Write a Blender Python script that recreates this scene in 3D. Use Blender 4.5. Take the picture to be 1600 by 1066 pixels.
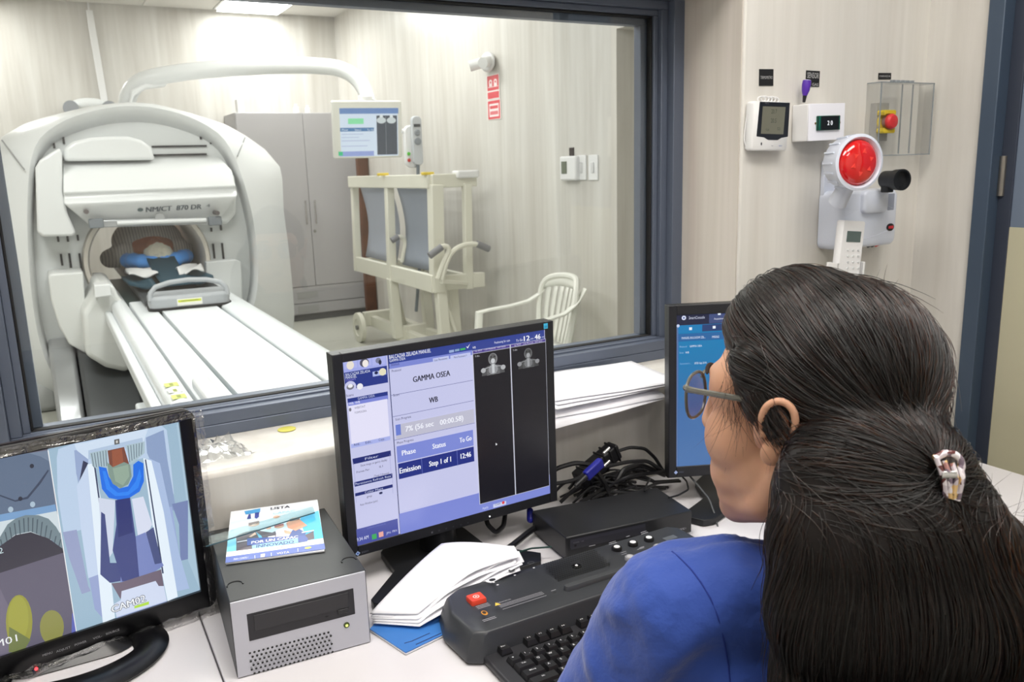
import bpy, bmesh, math, random
from mathutils import Vector, Matrix, Quaternion
from mathutils.bvhtree import BVHTree
random.seed(7)
sc = bpy.context.scene
for o in list(bpy.data.objects): bpy.data.objects.remove(o)
COL = sc.collection
R = math.radians
# ------------------------------------------------------------ camera
CAMZ = 1.42; FPX = 1292.75
YAW, PITCH, ROLL = R(28.865), R(12.006), R(-1.761)
_f = Vector((math.sin(YAW)*math.cos(PITCH), math.cos(YAW)*math.cos(PITCH), -math.sin(PITCH)))
_r = Vector((math.cos(YAW), -math.sin(YAW), 0)); _u = _r.cross(_f)
CR = _r*math.cos(ROLL)+_u*math.sin(ROLL); CU = -_r*math.sin(ROLL)+_u*math.cos(ROLL); CF = _f
CO = Vector((0, 0, CAMZ))
cam = bpy.data.cameras.new('camera'); co = bpy.data.objects.new('camera', cam); COL.objects.link(co)
cam.sensor_width = 36; cam.lens = 36*FPX/1600; cam.clip_start = .02; cam.clip_end = 60
m = Matrix.Identity(4)
for i in range(3): m[i][0] = CR[i]; m[i][1] = CU[i]; m[i][2] = -CF[i]; m[i][3] = CO[i]
co.matrix_world = m
cam.dof.use_dof = True; cam.dof.focus_distance = 1.15; cam.dof.aperture_fstop = 13
sc.camera = co
def ray(x, y): return CF+CR*((x-800)/FPX)-CU*((y-533)/FPX)
def pt(x, y, X=None, Y=None, Z=None, D=None):           # pixel of the photograph -> point on a plane of the room
    d = ray(x, y)
    if D is not None: return CO+d*D
    if X is not None: return CO+d*(X/d.x)
    if Y is not None: return CO+d*(Y/d.y)
    return CO+d*((Z-CAMZ)/d.z)
# ------------------------------------------------------------ world, exposure, lights
sc.view_settings.view_transform = 'Standard'; sc.view_settings.look = 'None'
sc.view_settings.gamma = 1; sc.view_settings.use_curve_mapping = False
sc.view_settings.exposure = EXPOSURE = 0.0
w = bpy.data.worlds.new('world'); sc.world = w; w.use_nodes = True
w.node_tree.nodes['Background'].inputs[0].default_value = (.8, .85, .9, 1); w.node_tree.nodes['Background'].inputs[1].default_value = .4
def area(name, loc, sx, sy, power, col=(1, .97, .93), rot=(0, 0, 0)):
    l = bpy.data.lights.new(name, 'AREA'); l.shape = 'RECTANGLE'; l.size = sx; l.size_y = sy; l.energy = power; l.color = col
    o = bpy.data.objects.new(name, l); COL.objects.link(o); o.location = loc; o.rotation_euler = rot; o.visible_camera = True; return o
SCAN_CEIL = 2.90; CTRL_CEIL = 2.60
SCAN_PANELS = [(1.87, 7.7), (-.53, 7.7), (1.87, 5.6), (-.53, 4.1), (.67, 2.9)]  # first panel is in view; the others are unseen, added for light
CTRL_PANELS = [(.1, .75), (1.1, .35), (.3, -.75)]  # all out of view, added to light the control room
for i, (x, y) in enumerate(SCAN_PANELS): area('scan_light', (x, y, SCAN_CEIL-.03), .55, 1.15, (20, 17, 18, 30, 38)[i], (1, .99, .975))
for i, (x, y) in enumerate(CTRL_PANELS): area('control_fill_light', (x, y, CTRL_CEIL-.03), .9, .55, (11, 9, 9)[i], (1, .95, .9))  # added fill lamps, none in view
# ------------------------------------------------------------ materials
def lin(c):
    o = []
    for v in c[:3]:
        v = v/255.; o.append(v/12.92 if v <= .04045 else ((v+.055)/1.055)**2.4)
    return tuple(o)
MATS = {}
def mat(name, col=(200, 200, 200), rough=.5, metal=0, spec=.5, bump=None, emit=None, coat=0, trans=0, alpha=1, ior=1.45, var=None, sheen=0, aniso=0):
    if name in MATS: return MATS[name]
    m = bpy.data.materials.new(name); m.use_nodes = True; nt = m.node_tree; b = nt.nodes['Principled BSDF']
    c = lin(col)
    b.inputs['Base Color'].default_value = (*c, 1); b.inputs['Roughness'].default_value = rough; b.inputs['Metallic'].default_value = metal
    b.inputs['Specular IOR Level'].default_value = spec; b.inputs['Coat Weight'].default_value = coat
    b.inputs['Transmission Weight'].default_value = trans; b.inputs['Alpha'].default_value = alpha; b.inputs['IOR'].default_value = ior
    b.inputs['Sheen Weight'].default_value = sheen
    if emit: b.inputs['Emission Color'].default_value = (*lin(emit[0]), 1); b.inputs['Emission Strength'].default_value = emit[1]
    tc = nt.nodes.new('ShaderNodeTexCoord')
    if var:                                     # (scale, amount) slight colour variation
        n = nt.nodes.new('ShaderNodeTexNoise'); n.inputs['Scale'].default_value = var[0]; n.inputs['Detail'].default_value = 4
        r = nt.nodes.new('ShaderNodeValToRGB'); a = var[1]
        r.color_ramp.elements[0].position = .3; r.color_ramp.elements[1].position = .7
        r.color_ramp.elements[0].color = (*[v*(1-a) for v in c], 1); r.color_ramp.elements[1].color = (*[min(1, v*(1+a)) for v in c], 1)
        nt.links.new(tc.outputs['Object'], n.inputs['Vector']); nt.links.new(n.outputs['Fac'], r.inputs['Fac']); nt.links.new(r.outputs['Color'], b.inputs['Base Color'])
    if bump:
        n = nt.nodes.new('ShaderNodeTexNoise'); n.inputs['Scale'].default_value = bump[0]; n.inputs['Detail'].default_value = 5
        bp = nt.nodes.new('ShaderNodeBump'); bp.inputs['Strength'].default_value = bump[1]; bp.inputs['Distance'].default_value = bump[2] if len(bump) > 2 else .002
        nt.links.new(tc.outputs['Object'], n.inputs['Vector']); nt.links.new(n.outputs['Fac'], bp.inputs['Height']); nt.links.new(bp.outputs['Normal'], b.inputs['Normal'])
    MATS[name] = m; return m
def wallmat(name, cols, sx=5, sz=.35, rough=.30, seed=0.):
    """printed vertical-grain wall panel: stretched noise in the wall's own coordinates"""
    m = bpy.data.materials.new(name); m.use_nodes = True; nt = m.node_tree; b = nt.nodes['Principled BSDF']; b.inputs['Roughness'].default_value = rough
    tc = nt.nodes.new('ShaderNodeTexCoord'); mp = nt.nodes.new('ShaderNodeMapping'); mp.inputs['Scale'].default_value = (sx, sx, sz); mp.inputs['Location'].default_value = (seed, seed*2, seed*3)
    n = nt.nodes.new('ShaderNodeTexNoise'); n.inputs['Scale'].default_value = 1.6; n.inputs['Detail'].default_value = 7; n.inputs['Roughness'].default_value = .62; n.inputs['Distortion'].default_value = .35
    r = nt.nodes.new('ShaderNodeValToRGB'); e = r.color_ramp.elements
    e[0].position = .32; e[0].color = (*lin(cols[0]), 1); e[1].position = .68; e[1].color = (*lin(cols[-1]), 1)
    k = e.new(.5); k.color = (*lin(cols[1]), 1)
    nt.links.new(tc.outputs['Object'], mp.inputs['Vector']); nt.links.new(mp.outputs['Vector'], n.inputs['Vector']); nt.links.new(n.outputs['Fac'], r.inputs['Fac'])
    mp2 = nt.nodes.new('ShaderNodeMapping'); mp2.inputs['Scale'].default_value = (sx*7, sx*7, sz*2); n2 = nt.nodes.new('ShaderNodeTexNoise'); n2.inputs['Scale'].default_value = 1.5; n2.inputs['Detail'].default_value = 3
    mx = nt.nodes.new('ShaderNodeMix'); mx.data_type = 'RGBA'; mx.blend_type = 'MULTIPLY'; mx.inputs['Factor'].default_value = .35
    r2 = nt.nodes.new('ShaderNodeValToRGB'); r2.color_ramp.elements[0].color = (.84, .84, .82, 1); r2.color_ramp.elements[0].position = .35; r2.color_ramp.elements[1].position = .6
    nt.links.new(tc.outputs['Object'], mp2.inputs['Vector']); nt.links.new(mp2.outputs['Vector'], n2.inputs['Vector']); nt.links.new(n2.outputs['Fac'], r2.inputs['Fac'])
    nt.links.new(r.outputs['Color'], mx.inputs[6]); nt.links.new(r2.outputs['Color'], mx.inputs[7]); nt.links.new(mx.outputs[2], b.inputs['Base Color'])
    return m
def vcolmat(name, emit, rough=.4):
    m = bpy.data.materials.new(name); m.use_nodes = True; nt = m.node_tree; b = nt.nodes['Principled BSDF']; b.inputs['Roughness'].default_value = rough
    a = nt.nodes.new('ShaderNodeVertexColor'); a.layer_name = 'Col'
    if emit:
        b.inputs['Base Color'].default_value = (.01, .01, .012, 1); nt.links.new(a.outputs['Color'], b.inputs['Emission Color']); b.inputs['Emission Strength'].default_value = emit
    else: nt.links.new(a.outputs['Color'], b.inputs['Base Color'])
    return m
def clearmat(name, tint=(1, 1, 1), fres=1.5, rough=.02, bump=None, extra=0.):
    """thin clear sheet: transparent mixed with a fresnel gloss"""
    m = bpy.data.materials.new(name); m.use_nodes = True; nt = m.node_tree; nt.nodes.remove(nt.nodes['Principled BSDF'])
    out = nt.nodes['Material Output']; t = nt.nodes.new('ShaderNodeBsdfTransparent'); t.inputs[0].default_value = (*tint, 1)
    g = nt.nodes.new('ShaderNodeBsdfGlossy'); g.inputs['Roughness'].default_value = rough
    lw = nt.nodes.new('ShaderNodeLayerWeight'); lw.inputs['Blend'].default_value = .5; f = nt.nodes.new('ShaderNodeMath'); f.operation = 'POWER'; f.inputs[1].default_value = 5; nt.links.new(lw.outputs['Facing'], f.inputs[0]); mx = nt.nodes.new('ShaderNodeMixShader')
    ad = nt.nodes.new('ShaderNodeMath'); ad.operation = 'ADD'; ad.use_clamp = True; ad.inputs[1].default_value = extra+((fres-1)/(fres+1))**2
    nt.links.new(f.outputs[0], ad.inputs[0]); nt.links.new(ad.outputs[0], mx.inputs[0]); nt.links.new(t.outputs[0], mx.inputs[1]); nt.links.new(g.outputs[0], mx.inputs[2]); nt.links.new(mx.outputs[0], out.inputs[0])
    if bump:
        tc = nt.nodes.new('ShaderNodeTexCoord'); n = nt.nodes.new('ShaderNodeTexNoise'); n.inputs['Scale'].default_value = bump[0]; n.inputs['Detail'].default_value = 4; n.inputs['Distortion'].default_value = 1.
        bp = nt.nodes.new('ShaderNodeBump'); bp.inputs['Strength'].default_value = bump[1]; bp.inputs['Distance'].default_value = .01
        nt.links.new(tc.outputs['Object'], n.inputs['Vector']); nt.links.new(n.outputs['Fac'], bp.inputs['Height']); nt.links.new(bp.outputs['Normal'], g.inputs['Normal']); nt.links.new(bp.outputs['Normal'], lw.inputs['Normal'])
    return m
# ------------------------------------------------------------ geometry helpers
def basis(d):
    d = Vector(d).normalized(); a = Vector((0, 0, 1)) if abs(d.z) < .9 else Vector((1, 0, 0))
    x = a.cross(d).normalized(); return x, d.cross(x), d
class G:
    def __init__(s): s.v = []; s.f = []
    def add(s, vs, fs):
        n = len(s.v); s.v += [Vector(v) for v in vs]; s.f += [tuple(i+n for i in f) for f in fs]; return s
    def box(s, x0, x1, y0, y1, z0, z1, M=None):
        vs = [Vector((x, y, z)) for z in (z0, z1) for y in (y0, y1) for x in (x0, x1)]
        if M: vs = [M @ v for v in vs]
        return s.add(vs, [(0, 2, 3, 1), (4, 5, 7, 6), (0, 1, 5, 4), (2, 6, 7, 3), (0, 4, 6, 2), (1, 3, 7, 5)])
    def bar(s, a, b, w, h=None, up=(0, 0, 1)):            # square bar between two points
        a = Vector(a); b = Vector(b); h = h or w; d = (b-a).normalized(); up = Vector(up)
        if abs(d.dot(up)) > .98: up = Vector((0, 1, 0))
        x = d.cross(up).normalized(); y = x.cross(d)
        vs = [p+x*sx*w/2+y*sy*h/2 for p in (a, b) for sx, sy in ((-1, -1), (1, -1), (1, 1), (-1, 1))]
        return s.add(vs, [(3, 2, 1, 0), (4, 5, 6, 7), (0, 1, 5, 4), (1, 2, 6, 5), (2, 3, 7, 6), (3, 0, 4, 7)])
    def rings(s, rs, cap=True, close=False):
        n = len(rs[0]); b = len(s.v); 
        for r in rs: s.v += [Vector(v) for v in r]
        m = len(rs)
        for i in range(m if close else m-1):
            j = (i+1) % m
            for k in range(n): s.f.append((b+i*n+k, b+i*n+(k+1) % n, b+j*n+(k+1) % n, b+j*n+k))
        if cap and not close: s.f.append(tuple(b+k for k in range(n))[::-1]); s.f.append(tuple(b+(m-1)*n+k for k in range(n)))
        return s
    def cyl(s, a, b, r, r2=None, n=20):
        r2 = r if r2 is None else r2; a = Vector(a); b = Vector(b); x, y, d = basis(b-a)
        ring = lambda p, q: [p+x*math.cos(2*math.pi*k/n)*q+y*math.sin(2*math.pi*k/n)*q for k in range(n)]
        return s.rings([ring(a, r), ring(b, r2)])
    def tube(s, pts, r, n=8, close=False):
        pts = [Vector(p) for p in pts]; rs = []; m = len(pts); px = None
        for i, p in enumerate(pts):
            d = (pts[(i+1) % m]-pts[i-1]) if (close or 0 < i < m-1) else (pts[1]-pts[0] if i == 0 else pts[-1]-pts[-2])
            if d.length < 1e-9: d = Vector((0, 0, 1))
            d.normalize()
            if px is None: px, y, _ = basis(d)
            px = (px-d*px.dot(d)).normalized() if (px-d*px.dot(d)).length > 1e-6 else basis(d)[0]
            y = d.cross(px); q = r[i] if isinstance(r, (list, tuple)) else r
            rs.append([p+px*math.cos(2*math.pi*k/n)*q+y*math.sin(2*math.pi*k/n)*q for k in range(n)])
        return s.rings(rs, close=close)
    def lathe(s, prof, c=(0, 0, 0), d=(0, 0, 1), n=28, cap=True):      # prof [(radius, height)]
        c = Vector(c); x, y, z = basis(d)
        return s.rings([[c+z*h+x*math.cos(2*math.pi*k/n)*max(q, 1e-4)+y*math.sin(2*math.pi*k/n)*max(q, 1e-4) for k in range(n)] for q, h in prof], cap=cap)
    def ell(s, c, rx, ry=None, rz=None, M=None, n=20, m=12):
        ry = ry or rx; rz = rz or rx; c = Vector(c); rs = []
        for i in range(m+1):
            t = math.pi*(i+.02*(i == 0)-.02*(i == m))/m
            ring = [Vector((math.sin(t)*math.cos(2*math.pi*k/n)*rx, math.sin(t)*math.sin(2*math.pi*k/n)*ry, -math.cos(t)*rz)) for k in range(n)]
            rs.append([c+((M @ v) if M else v) for v in ring])
        return s.rings(rs)
    def capsule(s, a, b, ra, rb, n=16):                                # tapered, closed
        a = Vector(a); b = Vector(b); x, y, d = basis(b-a); rs = []
        for t in (-.98, -.7, -.35, 0): rs.append((a+d*ra*t, ra*math.sqrt(max(0, 1-t*t))))
        for t in (0, .35, .7, .98): rs.append((b+d*rb*t, rb*math.sqrt(max(0, 1-t*t))))
        return s.rings([[p+x*math.cos(2*math.pi*k/n)*q+y*math.sin(2*math.pi*k/n)*q for k in range(n)] for p, q in rs])
    def chain(s, pts, rad, n=16):
        for i in range(len(pts)-1): s.capsule(pts[i], pts[i+1], rad[i], rad[i+1], n)
        return s
    def prism(s, poly, d):                                             # closed polygon (3D points) extruded along d
        d = Vector(d); a = [Vector(p) for p in poly]; return s.rings([a, [p+d for p in a]])
    def grid(s, fn, nu, nv):
        b = len(s.v)
        for i in range(nu+1):
            for j in range(nv+1): s.v.append(Vector(fn(i/nu, j/nv)))
        for i in range(nu):
            for j in range(nv): k = b+i*(nv+1)+j; s.f.append((k, k+nv+1, k+nv+2, k+1))
        return s
    def poly(s, pts): return s.add(pts, [tuple(range(len(pts)))])
def obj(name, g, m, parent=None, bevel=0, seg=2, smooth=40, solid=0, sub=0, voxel=0, sm=0, **props):
    me = bpy.data.meshes.new(name); me.from_pydata([tuple(v) for v in g.v], [], g.f)
    bm = bmesh.new(); bm.from_mesh(me); bmesh.ops.recalc_face_normals(bm, faces=bm.faces); bm.to_mesh(me); bm.free()
    ms = m if isinstance(m, (list, tuple)) else [m]
    for q in ms: me.materials.append(q)
    if smooth:
        me.shade_smooth()
        if smooth < 180 and not voxel: me.set_sharp_from_angle(angle=R(smooth))
    o = bpy.data.objects.new(name, me); COL.objects.link(o)
    if parent: o.parent = parent
    if solid: q = o.modifiers.new('solid', 'SOLIDIFY'); q.thickness = solid; q.offset = 0
    if voxel:
        q = o.modifiers.new('remesh', 'REMESH'); q.mode = 'VOXEL'; q.voxel_size = voxel; q.use_smooth_shade = True
    if sm: q = o.modifiers.new('smooth', 'SMOOTH'); q.iterations = sm; q.factor = .5
    if sub: q = o.modifiers.new('sub', 'SUBSURF'); q.levels = q.render_levels = sub
    if bevel: q = o.modifiers.new('bevel', 'BEVEL'); q.width = bevel; q.segments = seg; q.limit_method = 'ANGLE'; q.angle_limit = R(35); q.harden_normals = False
    for k, v in props.items(): o[k] = v
    return o
def tag(o, label=None, cat=None, group=None, kind=None):
    if label: o['label'] = label
    if cat: o['category'] = cat
    if group: o['group'] = group
    if kind: o['kind'] = kind
    return o
def thing(name, label, cat, loc=(0, 0, 0), rot=(0, 0, 0), group=None, M=None):
    o = bpy.data.objects.new(name, None); COL.objects.link(o); o.empty_display_size = .05
    if M: o.matrix_world = M
    else: o.location = loc; o.rotation_euler = rot
    return tag(o, label, cat, group)
def struct(name, g, m, parent=None, **k):
    o = obj(name, g, m, parent, **k)
    if not parent: o['kind'] = 'structure'
    return o
def rounded(w, h, r, n=5):                       # rounded rectangle outline, centred
    out = []
    for cx, cy, a0 in ((w/2-r, h/2-r, 0), (-w/2+r, h/2-r, 90), (-w/2+r, -h/2+r, 180), (w/2-r, -h/2+r, 270)):
        for i in range(n+1): a = R(a0+90*i/n); out.append((cx+r*math.cos(a), cy+r*math.sin(a)))
    return out
def frameM(o, x, z):                             # matrix with local x, z axes (y = away from viewer)
    x = Vector(x).normalized(); z = Vector(z).normalized(); y = z.cross(x); M = Matrix.Identity(4)
    for i in range(3): M[i][0] = x[i]; M[i][1] = y[i]; M[i][2] = z[i]; M[i][3] = o[i]
    return M
_tc = {}
def textdata(t, bold=0):
    bold = 0
    if (t, bold) in _tc: return _tc[(t, bold)]
    c = bpy.data.curves.new('t', 'FONT'); c.body = t; c.size = 1; c.resolution_u = 2; c.align_x = 'LEFT'; c.offset = bold
    o = bpy.data.objects.new('t', c); COL.objects.link(o); dg = bpy.context.evaluated_depsgraph_get()
    me = bpy.data.meshes.new_from_object(o.evaluated_get(dg)); vs = [(v.co.x, v.co.y) for v in me.vertices]; fs = [tuple(p.vertices) for p in me.polygons]
    bpy.data.objects.remove(o); bpy.data.curves.remove(c); bpy.data.meshes.remove(me)
    if not vs: return ([], [], 0, 0, 0)
    x0 = min(v[0] for v in vs); x1 = max(v[0] for v in vs); y1 = .7
    _tc[(t, bold)] = ([(x-x0, y) for x, y in vs], fs, x1-x0, 0, y1); return _tc[(t, bold)]
class Art:
    """flat print or display picture lying on the x-z plane of a frame, thin layers of flat colour"""
    def __init__(s, M, crop=None, y0=0., d=-.00003):
        s.M = M; s.Mi = M.inverted(); s.crop = crop or (0, 0, 1); s.y = y0; s.d = d; s.v = []; s.f = []; s.c = []
    def L(s, x, y):
        a, b, k = s.crop; q = ray(a+x/k, b+y/k); n = s.M.col[1].to_3d(); o = s.M.translation
        p = CO+q*((o-CO).dot(n)/q.dot(n)); l = s.Mi @ p; return (l.x, l.z)
    def P(s, pts, col):                         # polygon in local x,z
        s.y += s.d; n = len(s.v); s.v += [(x, s.y, z) for x, z in pts]; s.f.append(tuple(range(n, n+len(pts)))); s.c.append(lin(col)); return s
    def pp(s, pts, col): return s.P([s.L(*p) for p in pts], col)       # polygon in photo pixels
    def rect(s, x0, z0, x1, z1, col): return s.P([(x0, z0), (x1, z0), (x1, z1), (x0, z1)], col)
    def rr(s, a, b, col):
        x0, z0 = s.L(*a); x1, z1 = s.L(*b); return s.rect(x0, z0, x1, z1, col)
    def ell(s, cx, cz, rx, rz, col, n=20): return s.P([(cx+rx*math.cos(2*math.pi*k/n), cz+rz*math.sin(2*math.pi*k/n)) for k in range(n)], col)
    def ee(s, c, rx, rz, col): x, z = s.L(*c); return s.ell(x, z, rx, rz, col)
    def text(s, t, x, z, h, col, w=None, al='C', bold=0.008, rot=0, curve=0):
        vs, fs, tw, _, th = textdata(t, bold)
        if not vs: return s
        k = h/th; kx = (w/tw) if w else k; s.y += s.d; n = len(s.v); ox = {'C': -tw*kx/2, 'L': 0, 'R': -tw*kx}[al]
        ca, sa = math.cos(rot), math.sin(rot)
        for sh in ((-.035*h, 0), (.035*h, .4)) if bold > .01 else ((0, 0),):
            n = len(s.v)
            for a, b in vs:
                lx = a*kx+ox+sh[0]; lz = b*k-h/2; s.v.append((x+lx*ca-lz*sa, s.y+s.d*sh[1], z+lx*sa+lz*ca))
            for f in fs: s.f.append(tuple(i+n for i in f)); s.c.append(lin(col))
        return s
    def tt(s, t, c, h, col, w=None, al='C', bold=0.008): x, z = s.L(*c); return s.text(t, x, z, h, col, w, al, bold)
    def build(s, name, m, parent, **k):
        me = bpy.data.meshes.new(name); me.from_pydata(s.v, [], s.f); a = me.color_attributes.new('Col', 'FLOAT_COLOR', 'CORNER'); i = 0
        for p, c in zip(me.polygons, s.c):
            for _ in p.vertices: a.data[i].color = (*c, 1); i += 1
        me.materials.append(m); o = bpy.data.objects.new(name, me); COL.objects.link(o); o.parent = parent
        if parent: o.matrix_basis = parent.matrix_basis.inverted() @ s.M
        for q, v in k.items(): o[q] = v
        return o
PRINT = vcolmat('print_ink', 0, .35); SCREEN = vcolmat('screen_glow', 1.0, .25)
# ============================================================ THE ROOMS
XR = 1.904; YW = 1.336; YF = 1.52; ZL = .954; XJ = 1.3077; XL = -.13; ZT = 1.80; YB = 1.62; SX = 2.729; SY = 8.4; SL = -2.2
wscan = wallmat('scan_wall_panel', [(196, 192, 185), (208, 205, 199), (219, 217, 212)], 3.2, .3)
wctl = wallmat('control_wall_panel', [(212, 207, 200), (220, 217, 211), (227, 225, 220)], 4, .3, seed=3.1)
wjamb_shade = wallmat('jamb_panel_shaded', [(190, 178, 170), (200, 193, 184), (210, 202, 195)], 6, .3, seed=1.7)  # pinkish panel, darkened in colour for the shade on the reveal
m_white = mat('white_plastic', (232, 232, 232), .35); m_floor = mat('vinyl_floor', (188, 188, 178), .28, var=(1.3, .05)); m_cfloor = mat('control_floor', (150, 148, 142), .4)
m_tile = mat('ceiling_tile', (222, 220, 214), .8, bump=(60, .2)); m_tbar = mat('ceiling_grid', (205, 205, 202), .5)
m_slate = mat('slate_paint', (96, 104, 120), .38, metal=.25, bump=(90, .05)); m_gapshade = mat('gap_shade_dark', (58, 64, 78), .4, metal=.2)
m_black = mat('black_plastic', (24, 25, 28), .38); m_rubber = mat('dark_rubber', (22, 22, 24), .7); m_chrome = mat('chrome', (200, 200, 200), .18, metal=1)
struct('floor', G().box(-2.3, 3.3, YB-.14, SY+.1, -.1, 0), m_floor, smooth=0)
fl2 = G().box(-1.6, XR+.1, -1.6, YB-.14, -.1, 0); struct('floor_control', fl2, m_cfloor, smooth=0)
lw = struct('wall_window', G().box(-1.5, XJ, YW, YB, 0, ZL), wctl, bevel=.012, seg=3)
struct('wall_window_right', G().box(XJ, XR+.1, YW, YB, 0, SCAN_CEIL+.1), wctl, bevel=.004)
struct('wall_window_left', G().box(-1.5, XL, YW, YB, ZL, SCAN_CEIL+.1), wctl)
struct('wall_window_lintel', G().box(XL, XJ, YW, YB, ZT, SCAN_CEIL+.1), wctl)
struct('trim_jamb_shade', G().box(XJ-.003, XJ+.0005, YW+.006, YF+.01, ZL, ZT), wjamb_shade)  # thin skin over the jamb, its shade put into the colour
struct('wall_back', G().box(-2.3, 3.2, SY, SY+.1, 0, 3.), wscan, smooth=0)
struct('wall_left', G().box(SL-.1, SL, YB, SY, 0, 3.), wscan, smooth=0)
wr = G().box(SX, SX+.1, 3.716, SY, 0, 3.).box(SX, SX+.1, YB, 2.6, 0, 3.).box(SX, SX+.1, 2.6, 3.716, 2.101, 3.)
wr.box(SX+.1, SX+.45, 3.716, 3.8, 0, 2.2).box(SX+.1, SX+.45, 2.5, 3.8, 2.101, 2.2).box(SX+.1, SX+.45, 2.5, 2.6, 0, 2.2)
struct('wall_right', wr, wscan, smooth=0)
d2 = struct('door_2', G().box(SX+.36, SX+.40, 2.6, 3.716, 0, 2.1), mat('door_grey', (176, 172, 158), .4), smooth=0)
struct('wall_left_control', G().box(-1.6, -1.5, -1.5, YB, 0, 2.7), wctl, smooth=0)
struct('wall_behind', G().box(-1.6, XR+.1, -1.6, -1.5, 0, 2.7), wctl, smooth=0)
struct('ceiling_control', G().box(-1.6, XR+.1, -1.6, YW, CTRL_CEIL, CTRL_CEIL+.1), m_tile, smooth=0)
# right wall of the control room with its door
dF = [pt(x, 400, X=XR).y for x in (1517, 1541, 1558)]
struct('wall_right_control', G().box(XR, XR+.1, dF[0], YW, 0, 2.7).box(XR, XR+.1, -1.5, dF[0]-1.05, 0, 2.7).box(XR, XR+.1, dF[0]-1.05, dF[0], 2.15, 2.7), wscan, smooth=0)
d1 = struct('door_1', G().box(XR-.012, XR+.06, dF[1], dF[0], 0, 2.15).box(XR-.012, XR+.06, dF[0]-1.05, dF[0]-1.0, 0, 2.15).box(XR-.012, XR+.06, dF[0]-1.0, dF[1], 2.09, 2.15), mat('door_frame_slate', (66, 80, 98), .4, metal=.1), bevel=.002)
obj('door_gap', G().box(XR+.025, XR+.06, dF[2]-.006, dF[1], 0, 2.09), m_gapshade, d1, bevel=.001)  # dark strip filling the gap, coloured as the shade inside it
zs = pt(1580, 355, X=XR+.03).z
obj('upper_panel', G().box(XR+.03, XR+.06, dF[0]-1.0, dF[2]-.006, zs, 2.09), mat('door_upper', (106, 118, 136), .3), d1, smooth=0)
obj('lower_panel', G().box(XR+.028, XR+.06, dF[0]-1.0, dF[2]-.006, 0, zs), mat('door_lower', (186, 182, 156), .45, var=(3, .05)), d1, smooth=0)
hp = pt(1568, 275, X=XR+.03)
obj('hinge', G().cyl(hp-Vector((.006, 0, .045)), hp+Vector((-.006, 0, .045)), .008), mat('brushed_steel', (150, 146, 140), .35, metal=.9), d1)
# suspended ceiling of the scanning room: tiles in a grid, each 600 mm
ce = struct('ceiling', G().box(-2.3, 3.3, YB, SY+.1, SCAN_CEIL+.012, SCAN_CEIL+.1), m_tbar, smooth=0)
tile_me = None; k = 0
holes = [(round((x-.38-.27)/.6), y) for x, y in SCAN_PANELS]
for i in range(-5, 4):
    for j in range(0, 12):
        x0 = .38+.6*i; y1 = SY-.015-.6*j; y0 = y1-.6
        if x0 < SL-.35 or x0 > SX or y0 < YB-.3: continue
        if any(abs(x0+.3-hx) < .3 and abs((y0+y1)/2-hy) < .56 for hx, hy in SCAN_PANELS): continue
        if tile_me is None:
            t = obj('ceiling_tile', G().box(.006, .594, .006, .594, 0, .012), m_tile, ce, smooth=0); tile_me = t
        else: t = tile_me.copy(); COL.objects.link(t)
        t.location = (x0, y0, SCAN_CEIL)
for i, (x, y) in enumerate(SCAN_PANELS+CTRL_PANELS):  # every panel after the first is unseen and added for light
    z = SCAN_CEIL if i < len(SCAN_PANELS) else CTRL_CEIL; hx, hy = (.3, .6) if i < len(SCAN_PANELS) else (.48, .3)
    lab = ('bright square ceiling panel light at the top edge, over the scanner room' if i == 0 else 'unseen recessed ceiling panel light added %s' % ['', 'over the left rear of the scanner', 'over the wheeled frame side', 'over the table left side', 'just inside the observation window', 'over the control desk', 'over the seated operator', 'behind the camera'][i])
    t = thing('ceiling_light', lab, 'ceiling light', (x, y, z), group='ceiling panel lights')
    g = G()
    for a, b, c, d in ((-hx, hx, -hy, -hy+.02), (-hx, hx, hy-.02, hy), (-hx, -hx+.02, -hy, hy), (hx-.02, hx, -hy, hy)): g.box(a, b, c, d, -.012, .003)
    obj('frame', g, m_white, t); obj('diffuser', G().box(-hx+.02, hx-.02, -hy+.02, hy-.02, -.006, .002), mat('light_diffuser', (250, 250, 250), .5, emit=((255, 252, 245), 6)), t, smooth=0)
# observation window: stepped slate frame, bead, pane
wn = struct('window_1', G().box(XL, XJ, YF-.002, YF+.045, ZL, ZL+.022), m_slate, bevel=.0015)
g = G(); x0, x1 = XL, XJ; zt = ZT
def wframe(name, ins, wid, ya, yb, m, zi):
    g = G(); a0, a1, b0, b1 = XL+ins, XJ-ins, ZL+zi, ZT-ins
    g.box(a0, a1, ya, yb, b0, b0+wid*.72).box(a0, a1, ya, yb, b1-wid, b1).box(a0, a0+wid, ya, yb, b0+wid*.72, b1-wid).box(a1-wid, a1, ya, yb, b0+wid*.72, b1-wid)
    return obj(name, g, m, wn, bevel=.0015)
wframe('outer_frame', 0, .032, YF, YF+.06, m_slate, .022)
wframe('middle_frame', .032, .018, YF+.022, YF+.06, m_slate, .036)
wframe('bead', .05, .012, YF+.034, YF+.056, m_slate, .042)
wframe('rubber_gasket', .062, .004, YF+.04, YF+.056, m_rubber, .05)
wframe('inner_frame', .05, .03, YF+.06, YF+.085, m_slate, .03)
glass = clearmat('window_glass', (.97, .985, .98), 1.45, .004, extra=.015)
obj('pane', G().box(XL+.05, XJ-.05, YF+.0505, YF+.0525, ZL+.04, ZT-.05), glass, wn, smooth=0)
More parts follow.
